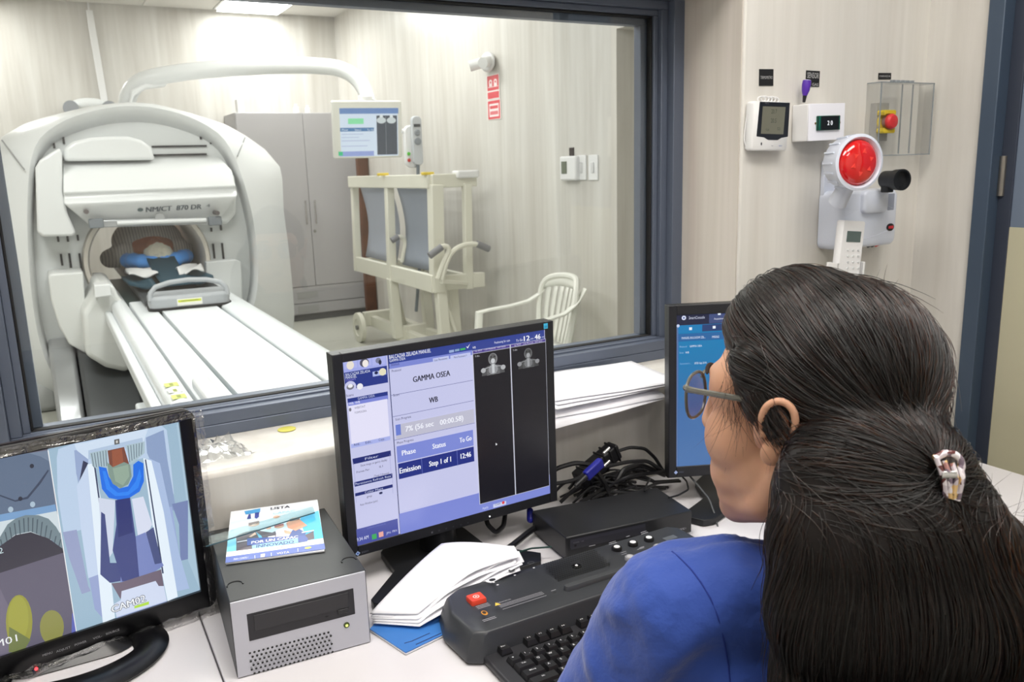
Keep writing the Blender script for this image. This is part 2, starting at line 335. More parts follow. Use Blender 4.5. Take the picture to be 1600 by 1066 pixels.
# ============================================================ SCANNING ROOM
mw = mat('scanner_white', (226, 228, 228), .32, coat=.2); mg = mat('scanner_grey', (214, 217, 217), .4); mg2 = mat('scanner_light_grey', (222, 224, 222), .4)
mdk = mat('scanner_dark', (90, 92, 94), .35, metal=.3); msl = mat('slot_black', (30, 30, 34), .6); msil = mat('silver_paint', (176, 178, 180), .3, metal=.5)
def resamp(p, n):
    p = [Vector(q) for q in p]; L = [0]
    for a, b in zip(p, p[1:]): L.append(L[-1]+(b-a).length)
    out = []; j = 0
    for i in range(n):
        t = L[-1]*i/(n-1)
        while j < len(p)-2 and L[j+1] < t: j += 1
        out.append(p[j].lerp(p[j+1], (t-L[j])/max(1e-9, L[j+1]-L[j])))
    return out
def smoothp(p, it=2):
    for _ in range(it): p = [p[0]]+[p[i-1]*.25+p[i]*.5+p[i+1]*.25 for i in range(1, len(p)-1)]+[p[-1]]
    return p
YFc = 5.75; FY = 5.86
lip = [(92, 600), (75, 580), (58, 530), (48, 470), (42, 400), (40, 340), (42, 280), (47, 240), (56, 216), (75, 199), (105, 183), (140, 172), (175, 165), (210, 163), (245, 166), (285, 177), (320, 191), (345, 207), (358, 224), (370, 250), (381, 280), (391, 315), (399, 355), (404, 400), (405, 440), (400, 475), (385, 515), (365, 550), (340, 580)]
out = [(60, 640), (20, 600), (-20, 545), (-32, 480), (-35, 400), (-30, 320), (-18, 255), (4, 217), (35, 197), (70, 185), (105, 176), (140, 168), (175, 163), (208, 161), (245, 164), (297, 178), (350, 195), (380, 211), (413, 234), (436, 261), (440, 280), (442, 330), (450, 390), (456, 450), (459, 495), (455, 530), (445, 560), (425, 590), (400, 620)]
N = 72
LP = smoothp(resamp([pt(*p, Y=YFc) for p in lip], N)); OP = resamp([pt(*p, Y=5.98) for p in out], N)
cen = Vector((.6, 0, .95))
def scl(P, k, y): return [Vector((cen.x+(p.x-cen.x)*k, y, cen.z+(p.z-cen.z)*k)) for p in P]
IP = [Vector((cen.x+(p.x-cen.x)*.955, FY, cen.z+(p.z-cen.z)*(.90 if p.z > cen.z else .96))) for p in LP]
sc1 = thing('gamma_camera_scanner', 'large white ring-shaped gamma camera scanner with bore, seen through the window', 'medical scanner', (cen.x, 6.2, 0))
T0 = Matrix.Translation((-cen.x, -6.2, 0))
def sobj(name, g, m, par=None, **k):
    g.v = [T0 @ v for v in g.v]; return obj(name, g, m, par or sc1, **k)
lipf = [(p*.93+q*.07) for p, q in zip(LP, OP)]
g = G().rings([IP, scl(LP, .975, YFc+.012), scl(LP, .992, YFc-.002), lipf, [p*.5+q*.5+Vector((0, -.03, 0)) for p, q in zip(LP, OP)], OP, scl(OP, 1.02, 6.3), scl(OP, 1.0, 6.9), scl(OP, .9, 7.0)], cap=False)
sobj('outer_shell', g, mw, smooth=38, solid=.012)
bc = pt(232, 408, Y=FY); BR_ = .355
bore = [bc+Vector((BR_*math.cos(math.radians(225)-2*math.pi*.9*i/(N-1)*0-2*math.pi*i/(N)), 0, BR_*math.sin(math.radians(225)-2*math.pi*i/(N)))) for i in range(N)]
g = G().rings([IP, [Vector((p.x, FY, p.z)) for p in bore]], cap=False)
sobj('face_panel', g, mg, smooth=30)
g = G().rings([[bc+Vector((r*math.cos(2*math.pi*i/48), y, r*math.sin(2*math.pi*i/48))) for i in range(48)] for r, y in ((.385, -.005), (.375, -.03), (.355, -.03), (.345, 0), (.345, .5), (.36, 1.4))], cap=False)
sobj('bore_ring', g, mat('bore_beige', (228, 221, 210), .4), smooth=50, solid=.004)
0 and sobj('bore_back', G().cyl(bc+Vector((0, 1.35, 0)), bc+Vector((0, 1.4, 0)), .37, n=40), mat('bore_shadow', (150, 146, 140), .5))
for a, b in (((82, 210), (85, 232)), ((98, 209), (101, 225)), ((313, 207), (315, 218)), ((328, 208), (331, 225)), ((90, 368), (93, 378)), ((105, 368), (106, 378)), ((121, 367), (123, 376)), ((95, 397), (98, 415)), ((108, 396), (114, 425)), ((124, 396), (130, 424)), ((330, 356), (332, 362)), ((345, 352), (347, 360)), ((333, 381), (336, 404)), ((347, 380), (350, 405))):
    p, q = pt(*a, Y=FY-.01), pt(*b, Y=FY-.01); sobj('slot', G().box(p.x-.006, p.x+.006, FY-.012, FY+.01, q.z, p.z), msl, smooth=0)
for y in (228, 241):
    p, q = pt(237, y, Y=FY-.01), pt(323, y, Y=FY-.01); sobj('slot', G().box(p.x, q.x, FY-.012, FY+.01, q.z-.006, q.z+.006), msl, smooth=0)
def front(px, y0, y1, name, m, bevel=.02, **k):          # a cover: outline in the plane y0, pushed back to y1
    P = [pt(*p, Y=y0) for p in px]; return sobj(name, G().prism(P, (0, y1-y0, 0)), m, bevel=bevel, seg=3, **k)
front([(100, 252), (100, 232), (115, 221), (140, 215), (170, 213), (200, 213), (222, 219), (236, 230), (243, 250)], 5.70, 6.0, 'top_cover', mw)
front([(55, 262), (62, 250), (93, 231), (97, 240), (98, 300), (106, 335), (119, 363), (114, 369), (66, 370), (58, 362)], 5.60, 5.95, 'side_cover', mw)
front([(345, 270), (366, 272), (370, 300), (369, 335), (355, 350), (330, 345), (330, 290)], 5.72, 5.95, 'side_cover', mg)
front([(75, 432), (80, 428), (130, 425), (133, 470), (137, 530), (134, 553), (108, 538), (92, 510), (80, 470)], 5.55, 6.0, 'lower_side_cover', mg2)
front([(322, 409), (368, 405), (377, 409), (380, 470), (345, 480), (322, 450)], 5.78, 5.95, 'lower_right_cover', mg, bevel=.01)
front([(128, 490), (147, 462), (150, 445), (178, 445), (185, 462), (200, 480), (215, 520), (212, 560), (200, 583), (165, 575), (134, 556)], 5.25, 6.0, 'lower_detector', mg2, bevel=.03)
front([(147, 446), (172, 444), (175, 462), (148, 466)], 5.15, 5.3, 'detector_latch', mw, bevel=.006)
# upper detector head: stacked outlines
def sec(xl, xr, y, Y0, Y1=6.14):
    a, b = pt(xl, y, Y=Y0), pt(xr, y, Y=Y0); z = (a.z+b.z)/2; return [Vector((a.x, Y0, z)), Vector((b.x, Y0, z)), Vector((b.x, Y1, z)), Vector((a.x, Y1, z))]
g = G().rings([sec(99, 336, 246, 5.86), sec(98, 345, 250, 5.80), sec(98, 363, 270, 5.62), sec(98, 369, 296, 5.56), sec(99, 369, 300, 5.585), sec(99, 371, 305, 5.58), sec(99, 371, 312, 5.54), sec(106, 367, 318, 5.55), sec(138, 346, 345, 5.70), sec(142, 340, 350, 5.71)])
sobj('detector_head', g, mw, bevel=.008, seg=3)
a, b = pt(146, 350, Y=5.62), pt(344, 344, Y=5.62)
g = G().bar(a, b, .05, .045); sobj('collimator_rail', g, msil, bevel=.006)
a, b = pt(183, 349, Y=5.57), pt(322, 344, Y=5.57); sobj('rail_tube', G().cyl(a, b, .014), mw)
for px in ((150, 349), (335, 345)): p = pt(*px, Y=5.6); sobj('latch', G().box(p.x-.04, p.x+.04, 5.56, 5.62, p.z-.028, p.z+.028), mat('latch_grey', (120, 126, 132), .4), bevel=.006)
p = pt(250, 341, Y=5.58); sobj('badge', G().lathe([(.03, 0), (.028, .006), (.001, .006)], p, (0, -1, 0)), msil)
for px in ((135, 331), (340, 333)): p = pt(*px, Y=5.53); sobj('screw_cap', G().cyl(p, p+Vector((0, .1, 0)), .014), mat('cap_grey', (90, 84, 84), .5))
p0, p1 = pt(230, 318, Y=5.545), pt(230, 345, Y=5.695); M = frameM(p1+Vector((0, -.006, .0)), (1, 0, 0), p0-p1)
A = Art(M); tc = (126, 134, 140); A.ee((219, 328), .017, .019, (118, 134, 136)); A.tt('NM/CT  870 DR', (272, 325.5), .052, (112, 120, 126), w=.325, bold=.02); A.tt('4', (325, 322), .035, tc)
A.build("lettering", PRINT, sc1, kind="stuff")
# rear of the ring, base, feet
for a, b in (((38, 265, 5.735), (3, 219, 5.88)), ((371, 244, 5.735), (383, 215, 5.88))):
    sobj('panel_seam', G().tube(resamp([pt(*a[:2], Y=a[2]), pt(*b[:2], Y=b[2])], 4), .0045, 6), mat('seam_grey', (150, 152, 152), .6))
sobj('base_plinth', G().box(-.25, 1.45, 6.15, 7.1, 0, .32), mg, bevel=.03)
def drum(x0, x1, yf, yb, h, name, m):
    r = []
    for i in range(13):
        t = i/12; r.append([Vector((x, yf+(yb-yf)*t, h*(1-(1-t)**3)**.5 if 0 else h*math.sin(math.pi/2*min(1, .12+t*1.3))*(1 if t > 0 else .55))) for x in (x0, x1)])
    prof = [Vector((0, yf, 0))]+[Vector((0, q[0].y, q[0].z)) for q in r]+[Vector((0, yb, 0))]
    return sobj(name, G().prism([Vector((x0, p.y, p.z)) for p in prof], (x1-x0, 0, 0)), m, bevel=.03, seg=3)
drum(.06, .36, 5.0, 6.2, .42, 'front_foot', mdk); drum(-.09, .05, 5.15, 6.2, .44, 'foot_fairing', msil); drum(-.33, -.08, 5.75, 6.4, .44, 'side_foot', mat('foot_grey', (150, 152, 150), .4)); drum(.95, 1.25, 5.5, 6.3, .35, 'front_foot', mdk)
g = G().tube([pt(x, y, Y=6.35-.15*i) for i, (x, y) in enumerate([(196, 172), (199, 150), (209, 133), (224, 124), (250, 118), (300, 111), (360, 106), (420, 103), (480, 103), (525, 106), (548, 115), (563, 130), (572, 148), (576, 160)])][:0] or smoothp(resamp([pt(x, y, Y=6.35-.45*i/13) for i, (x, y) in enumerate([(198, 176), (199, 150), (209, 133), (226, 124), (252, 118), (300, 111), (360, 106), (420, 103), (480, 102), (525, 105), (548, 114), (563, 128), (573, 146), (577, 162)])], 60), 3), .056, 16)
sobj('display_arm', g, mw)
sobj('arm_bracket', G().prism([pt(x, y, Y=6.2) for x, y in ((205, 168), (210, 150), (228, 138), (260, 134), (263, 127), (230, 128), (205, 140), (200, 168))], (0, .12, 0)), mw, bevel=.01)
sobj('arm_socket', G().box(*[v for v in (pt(189, 160, Y=6.4).x, pt(200, 160, Y=6.4).x)], 6.35, 6.5, pt(190, 165, Y=6.4).z, pt(190, 143, Y=6.4).z), mw, bevel=.01)
# display on the arm
o_ = (pt(575, 203, Y=5.85)); xx = Vector((1, -.12, 0)).normalized(); zz = (Vector((0, -.16, 1))-xx*0).normalized(); zz = (zz-xx*zz.dot(xx)).normalized(); M = frameM(o_, xx, zz)
W, H = .50, .40
t = thing('scanner_display', 'white framed display hanging from the overhead arm of the scanner', 'monitor', M=M)
g = G().prism([Vector((x, 0, z)) for x, z in rounded(W, H, .012)], (0, .05, 0)); obj('casing', g, mat('display_casing', (222, 222, 214), .4), t, bevel=.006)
obj('hub', G().cyl((0, .06, 0), (0, .06, H/2+.03), .05), m_white, t)
A = Art(M, (500, 140, 5.923), y0=-.0006)
A.rr((178, 172), (725, 610), (214, 226, 240)); A.rr((178, 172), (725, 222), (110, 140, 188)); A.rr((522, 240), (718, 600), (74, 80, 88)); A.rr((606, 238), (616, 600), (180, 184, 190))
A.rr((258, 268), (404, 318), (140, 224, 168)); A.rr((185, 355), (500, 385), (86, 128, 172)); A.rr((180, 575), (500, 612), (150, 164, 214)); A.rr((170, 575), (212, 612), (60, 190, 130))
for cx in (567, 660): A.ee((cx, 250), .012, .014, (225, 230, 230)); A.ee((cx, 285), .034, .022, (205, 212, 212))
for y in (410, 440, 470, 520): A.rr((200, y), (480-(y % 7)*20, y+6), (188, 200, 224))
A.tt('Phase', (230, 372), .014, (230, 236, 244)); A.tt('Status', (350, 372), .014, (230, 236, 244)); A.tt('To Go', (470, 372), .014, (230, 236, 244))
A.build('screen_image', SCREEN, t)
hs = pt(650, 220, Y=5.65)
t = thing('scanner_handset', 'grey and white handset control hanging beside the arm display', 'remote control', hs)
obj('holder', G().prism([Vector((x-.012, .02, z-.04)) for x, z in rounded(.13, .30, .05)], (0, .04, 0)), m_white, t, bevel=.008)
obj('body', G().prism([Vector((x+.005, -.02, z)) for x, z in rounded(.075, .34, .03)], (0, .035, 0)), mat('handset_grey', (192, 196, 200), .4), t, bevel=.006)
for z, r, c in ((.055, .022, 'pad'), (-.005, .026, 'pad')): obj('button_pad', G().lathe([(r, 0), (r, .004), (r*.6, .008), (.001, .004)], (.005, -.02, z), (0, -1, 0)), mat('pad_grey', (140, 146, 152), .5), t)
obj('top_display', G().box(-.02, .03, -.024, -.02, .095, .115), mat('lcd_dark', (70, 74, 78), .3), t)
obj('green_button', G().lathe([(.013, 0), (.011, .006), (.001, .006)], (-.055, .015, -.09), (0, -1, 0)), mat('green_btn', (90, 190, 60), .4), t)
obj('red_button', G().lathe([(.013, 0), (.011, .006), (.001, .006)], (-.055, .015, -.135), (0, -1, 0)), mat('red_btn', (190, 60, 50), .4), t)
obj('mounting_stub', G().cyl((-.085, .05, .07), (-.03, .04, .07), .016), m_white, t)
cb = [hs+Vector((.006, 0, -.17)), hs+Vector((-.005, .02, -.45)), hs+Vector((-.01, .03, -.9)), hs+Vector((-.03, .1, -1.25))]
obj('cord', G().tube([p-hs for p in resamp(cb, 20)], .013), mat('cord_grey', (120, 128, 136), .5), t)
# ---------------------------------------------------------------- patient table
mb = mat('table_white', (232, 236, 238), .35); mgap = mat('table_gap', (62, 84, 84), .5)
t = thing('scanner_table', 'long white patient table running from the window into the scanner bore', 'table', (.63, 3.8, 0))
def tb(name, x0, x1, y0, y1, z0, z1, m, bevel=.008): return obj(name, G().box(x0-.63, x1-.63, y0-3.8, y1-3.8, z0, z1), m, t, bevel=bevel, seg=3)
tb('table_bed', .355, .80, 1.9, 6.9, .60, .668, mgap); tb('side_strip', .36, .470, 1.9, 5.3, .66, .700, mb); tb('sliding_top', .485, .770, 1.9, 4.95, .66, .702, mb, .004)
tb('side_rail', .262, .346, 1.9, 5.9, .62, .722, mb, .035); tb('side_groove', .258, .27, 1.9, 6.0, .60, .64, mg); tb('outer_rail', .226, .262, 1.9, 6.0, .60, .664, mb, .010)
g = G().prism([Vector((x-.63, 1.9-3.8, z)) for x, z in ((.79, .60), (.79, .702), (.86, .716), (.93, .70), (1.02, .64), (1.03, .60))], (0, 4.1, 0)); obj('side_rail', g, mb, t, bevel=.012, seg=3)
for k in range(6):
    z1 = .575-.058*k; ye = pt(203, 545+17*k, X=.2).y; tb('bellows_slat', .205+.008*k, .30, 1.9, min(5.6, ye+.2), z1-.047, z1, mb, .01)
tb('table_column', .32, .95, 1.9, 4.6, 0, .6, mg2, .03)
cl = pt(326, 612, Z=.72); tb('clamp_block', cl.x-.028, cl.x+.03, cl.y-.15, cl.y+.18, .69, .735, mat('clamp_grey', (212, 214, 216), .4), .012)
stk = pt(295, 608, Z=.72)
for k in range(3):
    A = Art(frameM(Vector((.30, stk.y-.09+.09*k, .7226)), (0, 1, 0), (-1, 0, 0)))
    A.rect(-.03, -.022, .03, .022, (206, 214, 120) if k != 1 else (236, 238, 226)); A.rect(-.02, -.006, .02, .006, (150, 160, 80)); A.build('warning_label', PRINT, t)
tb('cradle', .42, .88, 5.0, 7.3, .702, .745, mat('cradle_dark', (52, 56, 60), .5), .012)
# grey end tray of the cradle
M = frameM(Vector((.635, 4.80, .705)), (1, -.05, 0), (0, 0, 1)); tt_ = thing('cradle_end_tray', 'grey plastic end tray with arched handle at the head of the cradle', 'tray', M=M)
mt = mat('tray_grey', (168, 172, 176), .35)
g = G().rings([[Vector((x*k, y*kk+.12, z)) for x, y in rounded(.42, .26, .05)] for k, kk, z in ((1, 1, .0), (1.0, 1.0, .06), (.95, .9, .075))]); obj('tray', g, mt, tt_, bevel=.006)
g = G().tube(smoothp([Vector(p) for p in ((-.2, .02, .05), (-.2, .03, .10), (-.185, .04, .125), (-.1, .05, .145), (0, .055, .152), (.1, .05, .145), (.185, .04, .125), (.2, .03, .10), (.2, .02, .05))], 1), .014, 10); obj('handle', g, mt, tt_)
obj('base_gasket', G().prism([Vector((x, y+.12, -.0)) for x, y in rounded(.435, .275, .05)], (0, 0, .012)), m_rubber, tt_)
A = Art(M @ Matrix.Translation((0, -.0115, .035))); A.rect(-.07, -.018, .06, .02, (232, 232, 224)); A.rect(-.065, .0, .055, .014, (206, 216, 70)); A.rect(-.05, .005, .04, .009, (120, 130, 60)); A.build('warning_label', PRINT, tt_)
# ---------------------------------------------------------------- patient
px, py, pz = .62, 5.98, .905
t = thing('person', 'patient in a grey striped shirt lying on the table inside the scanner bore', 'person', (px, py, .765))
def L3(*a): return Vector(a)
skin2 = mat('patient_skin', (204, 124, 84), .55)
g = G().ell((0, 0, .145), .078, .10, .088).ell((0, .09, .18), .062, .08, .062).chain([L3(0, .1, .13), L3(0, .2, .12)], [.06, .062]).ell((0, .13, .245), .016, .022, .018)
g.ell((0, .42, .15), .21, .24, .13).ell((0, .72, .14), .19, .25, .12).ell((0, .55, .2), .17, .3, .12)
for s in (-1, 1):
    g.chain([L3(.17*s, .30, .13), L3(.26*s, .55, .09), L3(.25*s, .82, .08)], [.07, .05, .04]); g.ell((.24*s, .9, .09), .035, .06, .02)
    for f in range(5): g.chain([L3((.215+.013*f)*s, .93, .09), L3((.21+.016*f)*s, .985+.01*(f in (1, 2, 3)), .085)], [.009, .007], 8)
    g.chain([L3(.09*s, .9, .12), L3(.1*s, 1.25, .10), L3(.1*s, 1.62, .08), L3(.1*s, 1.66, .15)], [.09, .065, .045, .035])
obj('body', g, skin2, t, voxel=.011, sm=3)
def stripes():
    m = bpy.data.materials.new('striped_cotton'); m.use_nodes = True; nt = m.node_tree; b = nt.nodes['Principled BSDF']; b.inputs['Roughness'].default_value = .85
    tc = nt.nodes.new('ShaderNodeTexCoord'); wv = nt.nodes.new('ShaderNodeTexWave'); wv.bands_direction = 'X'; wv.inputs['Scale'].default_value = 17; wv.inputs['Distortion'].default_value = .6; r = nt.nodes.new('ShaderNodeValToRGB')
    r.color_ramp.elements[0].position = .1; r.color_ramp.elements[0].color = (*lin((182, 178, 178)), 1); r.color_ramp.elements[1].position = .35; r.color_ramp.elements[1].color = (*lin((232, 228, 224)), 1)
    nt.links.new(tc.outputs['Object'], wv.inputs['Vector']); nt.links.new(wv.outputs['Fac'], r.inputs['Fac']); nt.links.new(r.outputs['Color'], b.inputs['Base Color']); return m
g = G().ell((0, .44, .15), .25, .22, .17).ell((0, .72, .14), .23, .25, .15).ell((0, .58, .2), .24, .32, .165)
for s in (-1, 1): g.chain([L3(.17*s, .30, .13), L3(.26*s, .55, .09), L3(.255*s, .72, .08)], [.088, .068, .058])
obj('shirt', g, stripes(), t, voxel=.012, sm=4)
g = G().ell((0, -.018, .138), .083, .100, .086)
for k in range(120):
    a = rn_.uniform(-math.pi, math.pi) if 0 else k*2.399; u = -.95+1.0*(k/120); d = Vector((math.cos(a)*math.sqrt(1-u*u), u, math.sin(a)*math.sqrt(1-u*u)))
    if d.z > .6 and u > -.3: continue
    g.ell((d.x*.082, -.018+d.y*.10, .138+d.z*.085), .014, .02, .012, n=8, m=6)
obj('hair', g, mat('white_hair', (236, 230, 212), .8), t, voxel=.006, sm=2)
t = thing('head_pillow', 'bright blue U-shaped pillow around the head of the patient', 'pillow', (px, py, .80))
pts = smoothp([Vector(p) for p in ((-.20, .10, .07), (-.17, .02, .085), (-.14, -.05, .085), (-.09, -.10, .07), (0, -.115, .05), (.09, -.10, .07), (.14, -.05, .085), (.17, .02, .085), (.20, .10, .07))], 1)
obj('cushion', G().tube(resamp(pts, 26), [.02]+[.046+.006*math.sin(i*2.1) for i in range(24)]+[.02], 12), mat('blue_vinyl', (84, 166, 255), .3), t)
o = obj('head_strap', G().grid(lambda u, v: (px-.085+.17*u+.02*v, 5.90-.62*v, .905-.125*v-.02*math.sin(v*3)), 6, 10), mat('teal_cloth', (22, 62, 78), .75), solid=.012); tag(o, 'dark teal strap lying from the blue pillow down to the tray', 'strap')
for s, lab in ((-1, 'dark teal side pad left of the strap'), (1, 'dark teal side pad right of the strap')):
    o = obj('side_pad', G().grid(lambda u, v: (px+s*(.10+.14*u), 5.85-.6*v+.12*u, .785+.012*math.sin(u*5+v*3)), 6, 8), MATS['teal_cloth'], solid=.02); tag(o, lab, 'pad')
    o = obj('sheet', G().grid(lambda u, v: (px+s*(.06+.16*u), 5.80-.30*v+.08*u, .82+.014*math.sin(u*7+v*9+s)+.02*math.sin(v*3)), 12, 12), mat('white_sheet', (228, 228, 228), .8), solid=.008); tag(o, 'white folded sheet on the %s side of the head strap' % ('left' if s < 0 else 'right'), 'sheet')
# ---------------------------------------------------------------- cabinet
cy = 7.89; ca, cb_ = pt(367, 178, Y=cy).x, SX-.012; ch = 1.955; mc = mat('cabinet_grey', (176, 174, 176), .5)
t = thing('cabinet', 'tall grey two-door cabinet against the back wall of the scanner room', 'cabinet', ((ca+cb_)/2, (cy+SY)/2, 0)); ox, oy = (ca+cb_)/2, (cy+SY)/2
def cbx(name, x0, x1, y0, y1, z0, z1, m=mc, bevel=.003): return obj(name, G().box(x0-ox, x1-ox, y0-oy, y1-oy, z0, z1), m, t, bevel=bevel)
cbx('body', ca, cb_, cy+.02, SY-.005, .06, ch); cbx('plinth', ca+.02, cb_-.02, cy+.04, SY-.02, 0, .06, mat('plinth_grey', (120, 118, 118), .6))
xm = pt(474, 200, Y=cy).x; zd = pt(480, 448, Y=cy).z; zm = pt(480, 474, Y=cy).z
for x0, x1, hx in ((ca+.004, xm-.002, xm-.045), (xm+.002, cb_-.004, xm+.045)):
    d = cbx('door', x0, x1, cy, cy+.02, zd+.003, ch-.004); h = obj('handle', G().cyl((hx-ox, cy-.03-oy, .93), (hx-ox, cy-.03-oy, 1.15), .007).cyl((hx-ox, cy-.03-oy, .95), (hx-ox, cy-oy, .95), .005).cyl((hx-ox, cy-.03-oy, 1.13), (hx-ox, cy-oy, 1.13), .005), m_chrome, d)
for z0, z1 in ((zm+.003, zd-.003), (.07, zm-.003)):
    d = cbx('drawer', ca+.004, cb_-.004, cy, cy+.02, z0, z1); obj('label_holder', G().box(ca+.42-ox, ca+.62-ox, cy-.006-oy, cy-oy, (z0+z1)/2-.03, (z0+z1)/2+.03), mat('label_grey', (166, 166, 164), .5), d)
obj('lock', G().cyl((xm+.03-ox, cy-.012-oy, .86), (xm+.03-ox, cy-oy, .86), .014), m_chrome, t)
for pxl, h, r, lab in ((463, .085, .028, 'small white bottle on the cabinet top, left of the pair'), (481, .075, .026, 'small white bottle on the cabinet top, right of the pair')):
    p = pt(pxl, 175, Y=8.0); t = thing('bottle', lab, 'bottle', (p.x, 8.0, ch), group='bottles on the cabinet')
    obj('body', G().lathe([(r, 0), (r, h*.6), (r*.5, h*.75), (r*.5, h*.8)]), m_white, t); obj('cap', G().cyl((0, 0, h*.8), (0, 0, h), r*.55), m_white, t)
p = pt(370, 175, Y=8.0); o = obj('box', G().box(p.x, p.x+.06, 7.95, 8.05, ch, ch+.12), m_white, bevel=.004); tag(o, 'white carton on the left end of the cabinet top', 'box')
by = pt(571, 350, X=2.66).y
o = obj('wooden_board', G().box(2.62, SX-.006, by-.01, by+.05, 0, 1.62), mat('brown_wood', (96, 62, 44), .55, var=(8, .3)), bevel=.003); tag(o, 'narrow dark brown wooden board standing at the right side of the cabinet', 'board')
# white conduit on the back wall and the air unit behind the scanner
a, b = pt(139, 16, Y=8.36), pt(166, 175, Y=8.36)
o = obj('conduit', G().bar(a, b, .055, .03), m_white, bevel=.004); tag(o, 'white vertical cable trunking on the back wall above the scanner', 'conduit')
o = obj('trim_seam', G().box(a.x-.006, a.x+.006, 8.37, 8.4, a.z, SCAN_CEIL), m_white); o['kind'] = 'structure'
p = pt(140, 166, Y=8.3); t = thing('ventilation_fan', 'dim white twin-lobed fan unit just above the scanner top', 'fan', p)
obj('housing', G().ell((0, 0, 0), .16, .08, .07), mg, t); obj('nozzle', G().cyl((-.15, -.02, -.02), (-.15, -.1, -.02), .06), mat('nozzle_grey', (150, 154, 160), .5), t); obj('nozzle', G().cyl((.15, -.02, -.02), (.15, -.1, -.02), .06), MATS['nozzle_grey'], t)
# ---------------------------------------------------------------- wheeled frame
mi = mat('ivory_paint', (224, 222, 208), .4)
o3 = Vector((2.36, 5.95, 0)); t = thing('wheeled_lift_frame', 'ivory metal frame on wheels with handlebars, standing right of the scanner', 'medical trolley', o3)
def wb(name, a, b, w, h=None, m=mi, bevel=.006, par=None): return obj(name, G().bar(Vector(a)-o3, Vector(b)-o3, w, h), m, par or t, bevel=bevel)
XA, XB = 2.20, 2.46; Y1, Y2, Y3 = 6.60, 5.82, 5.06
0; TA, TB, TC = Vector((XA, Y1, 1.325)), Vector((XA+.03, Y3, 1.36)), Vector((XB+.12, Y3+.05, 1.36))
wb('top_rail', (XA, Y1+.03, 1.325), (XA+.02, Y3, 1.332), .05, .09); wb('top_rail', (XA+.02, Y3, 1.332), (XB+.10, Y3+.03, 1.332), .05, .09); wb('top_rail', (XB, Y1, 1.325), (XB, Y3, 1.332), .05, .07); wb('top_rail', (XA, Y1, 1.325), (XB, Y1, 1.325), .05, .07)
for x, y, w in ((XA, Y1, .055), (XA, Y2, .06), (XA+.03, Y3, .085), (XB, Y3, .055), (XB, Y2, .05), (XB, Y1, .05)): wb('post', (x+.02, y, 1.31), (x, y, .60), w)
wb('middle_rail', (XA, Y1, .66), (XA, Y3-.02, .66), .04, .12); wb('middle_rail', (XA, Y3, .66), (XB+.12, Y3, .655), .05, .10); wb('middle_rail', (XB, Y1, .66), (XB, Y3, .66), .04, .08); wb('middle_rail', (XA, Y1, .66), (XB, Y1, .66), .04, .08)
for x, y in ((XA, Y2), (XA+.05, Y3), (XB-.08, Y3+.1), (XB, Y2)): wb('leg_post', (x, y, .62), (x+.02, y, .16), .07)
for y in (Y1, Y2, Y3): wb('base_beam', (XA+.02, y, .19), (XB+.05, y, .19), .06, .12)
wb('base_beam', (XA+.1, Y1, .17), (XA+.1, Y3, .17), .05, .09); wb('base_beam', (XB, Y1, .17), (XB, Y3, .17), .05, .09)
wb('strut', (XA+.02, Y2, .58), (XA+.12, Y2+.1, .22), .03); wb('strut', (XA+.06, Y3, .58), (XA+.18, Y3, .22), .03)
for x, y, r in ((XA-.02, Y1-.0, .125), (XA-.02, Y3+.05, .1), (XB+.08, Y1, .1), (XB+.08, Y3+.05, .1)):
    wl = obj('wheel', G().lathe([(r*.6, -.02), (r, -.018), (r, .018), (r*.6, .02), (r*.55, .012), (.001, .012)], Vector((x, y, r))-o3, (-1, 0, 0)), mi, t, smooth=40)
    obj('hub', G().lathe([(.02, 0), (.02, .03), (.001, .03)], Vector((x, y, r))-o3, (-1, 0, 0), n=12), mat('hub_grey', (120, 120, 116), .5), wl)
obj('castor', G().lathe([(.001, -.03), (.06, -.03), (.06, .03), (.001, .03)], Vector((XA+.18, Y3+.35, .06))-o3, (1, 0, 0)), MATS['hub_grey'], t)
obj('sling_panel', G().grid(lambda u, v: Vector((XA+.05+.05*math.sin(v*3), Y1-.06-(Y1-Y2-.1)*u, 1.28-.56*v))-o3, 8, 8), mat('sling_grey', (170, 176, 190), .6), t, solid=.006)
obj('sling_panel', G().grid(lambda u, v: Vector((XA+.06+.05*math.sin(v*3), Y2-.06-(Y2-Y3-.14)*u, 1.28-.56*v))-o3, 8, 8), mat('sling_blue_grey', (150, 158, 172), .6), t, solid=.006)
for Yh, pts_ in ((4.92, ([(690, 438), (697, 412), (704, 396), (714, 387), (728, 382), (742, 381), (752, 384)], [(684, 436), (692, 412), (702, 392), (701, 385), (694, 384), (686, 388), (680, 392)], (745, 381, 764, 389), (690, 386, 671, 400))), (5.75, ([(634, 412), (638, 396), (643, 380), (650, 372), (658, 368)], [(628, 410), (631, 395), (634, 380), (630, 371), (622, 370), (614, 374)], (650, 370, 662, 368), (622, 370, 612, 376)))):
    a, b, r1, r2 = pts_; g = G()
    for q_ in (a, b): g.tube(smoothp(resamp([pt(*p, Y=Yh)-o3 for p in q_], 18), 1), .017, 8)
    h = obj('handlebar', g, mi, t)
    for r_ in (r1, r2): obj('grip', G().cyl(pt(r_[0], r_[1], Y=Yh)-o3, pt(r_[2], r_[3], Y=Yh)-o3, .023), mat('grip_grey', (130, 130, 134), .6), h)
wb('handle_stay', (XB-.02, Y3-.02, .64), pt(689, 440, Y=4.92), .03)
wb('handle_stay', (XB-.02, Y2-.02, .66), pt(632, 411, Y=5.75), .03)
for px_, z in ((598, 1.41), (668, 1.41)): p = pt(px_, 270, Y=Y3+.02 if px_ > 650 else Y2); obj('yellow_knob', G().box(p.x-.04, p.x+.04, p.y-.02, p.y+.02, 1.372, 1.392), mat('yellow_plastic', (228, 200, 70), .5), None, bevel=.004)
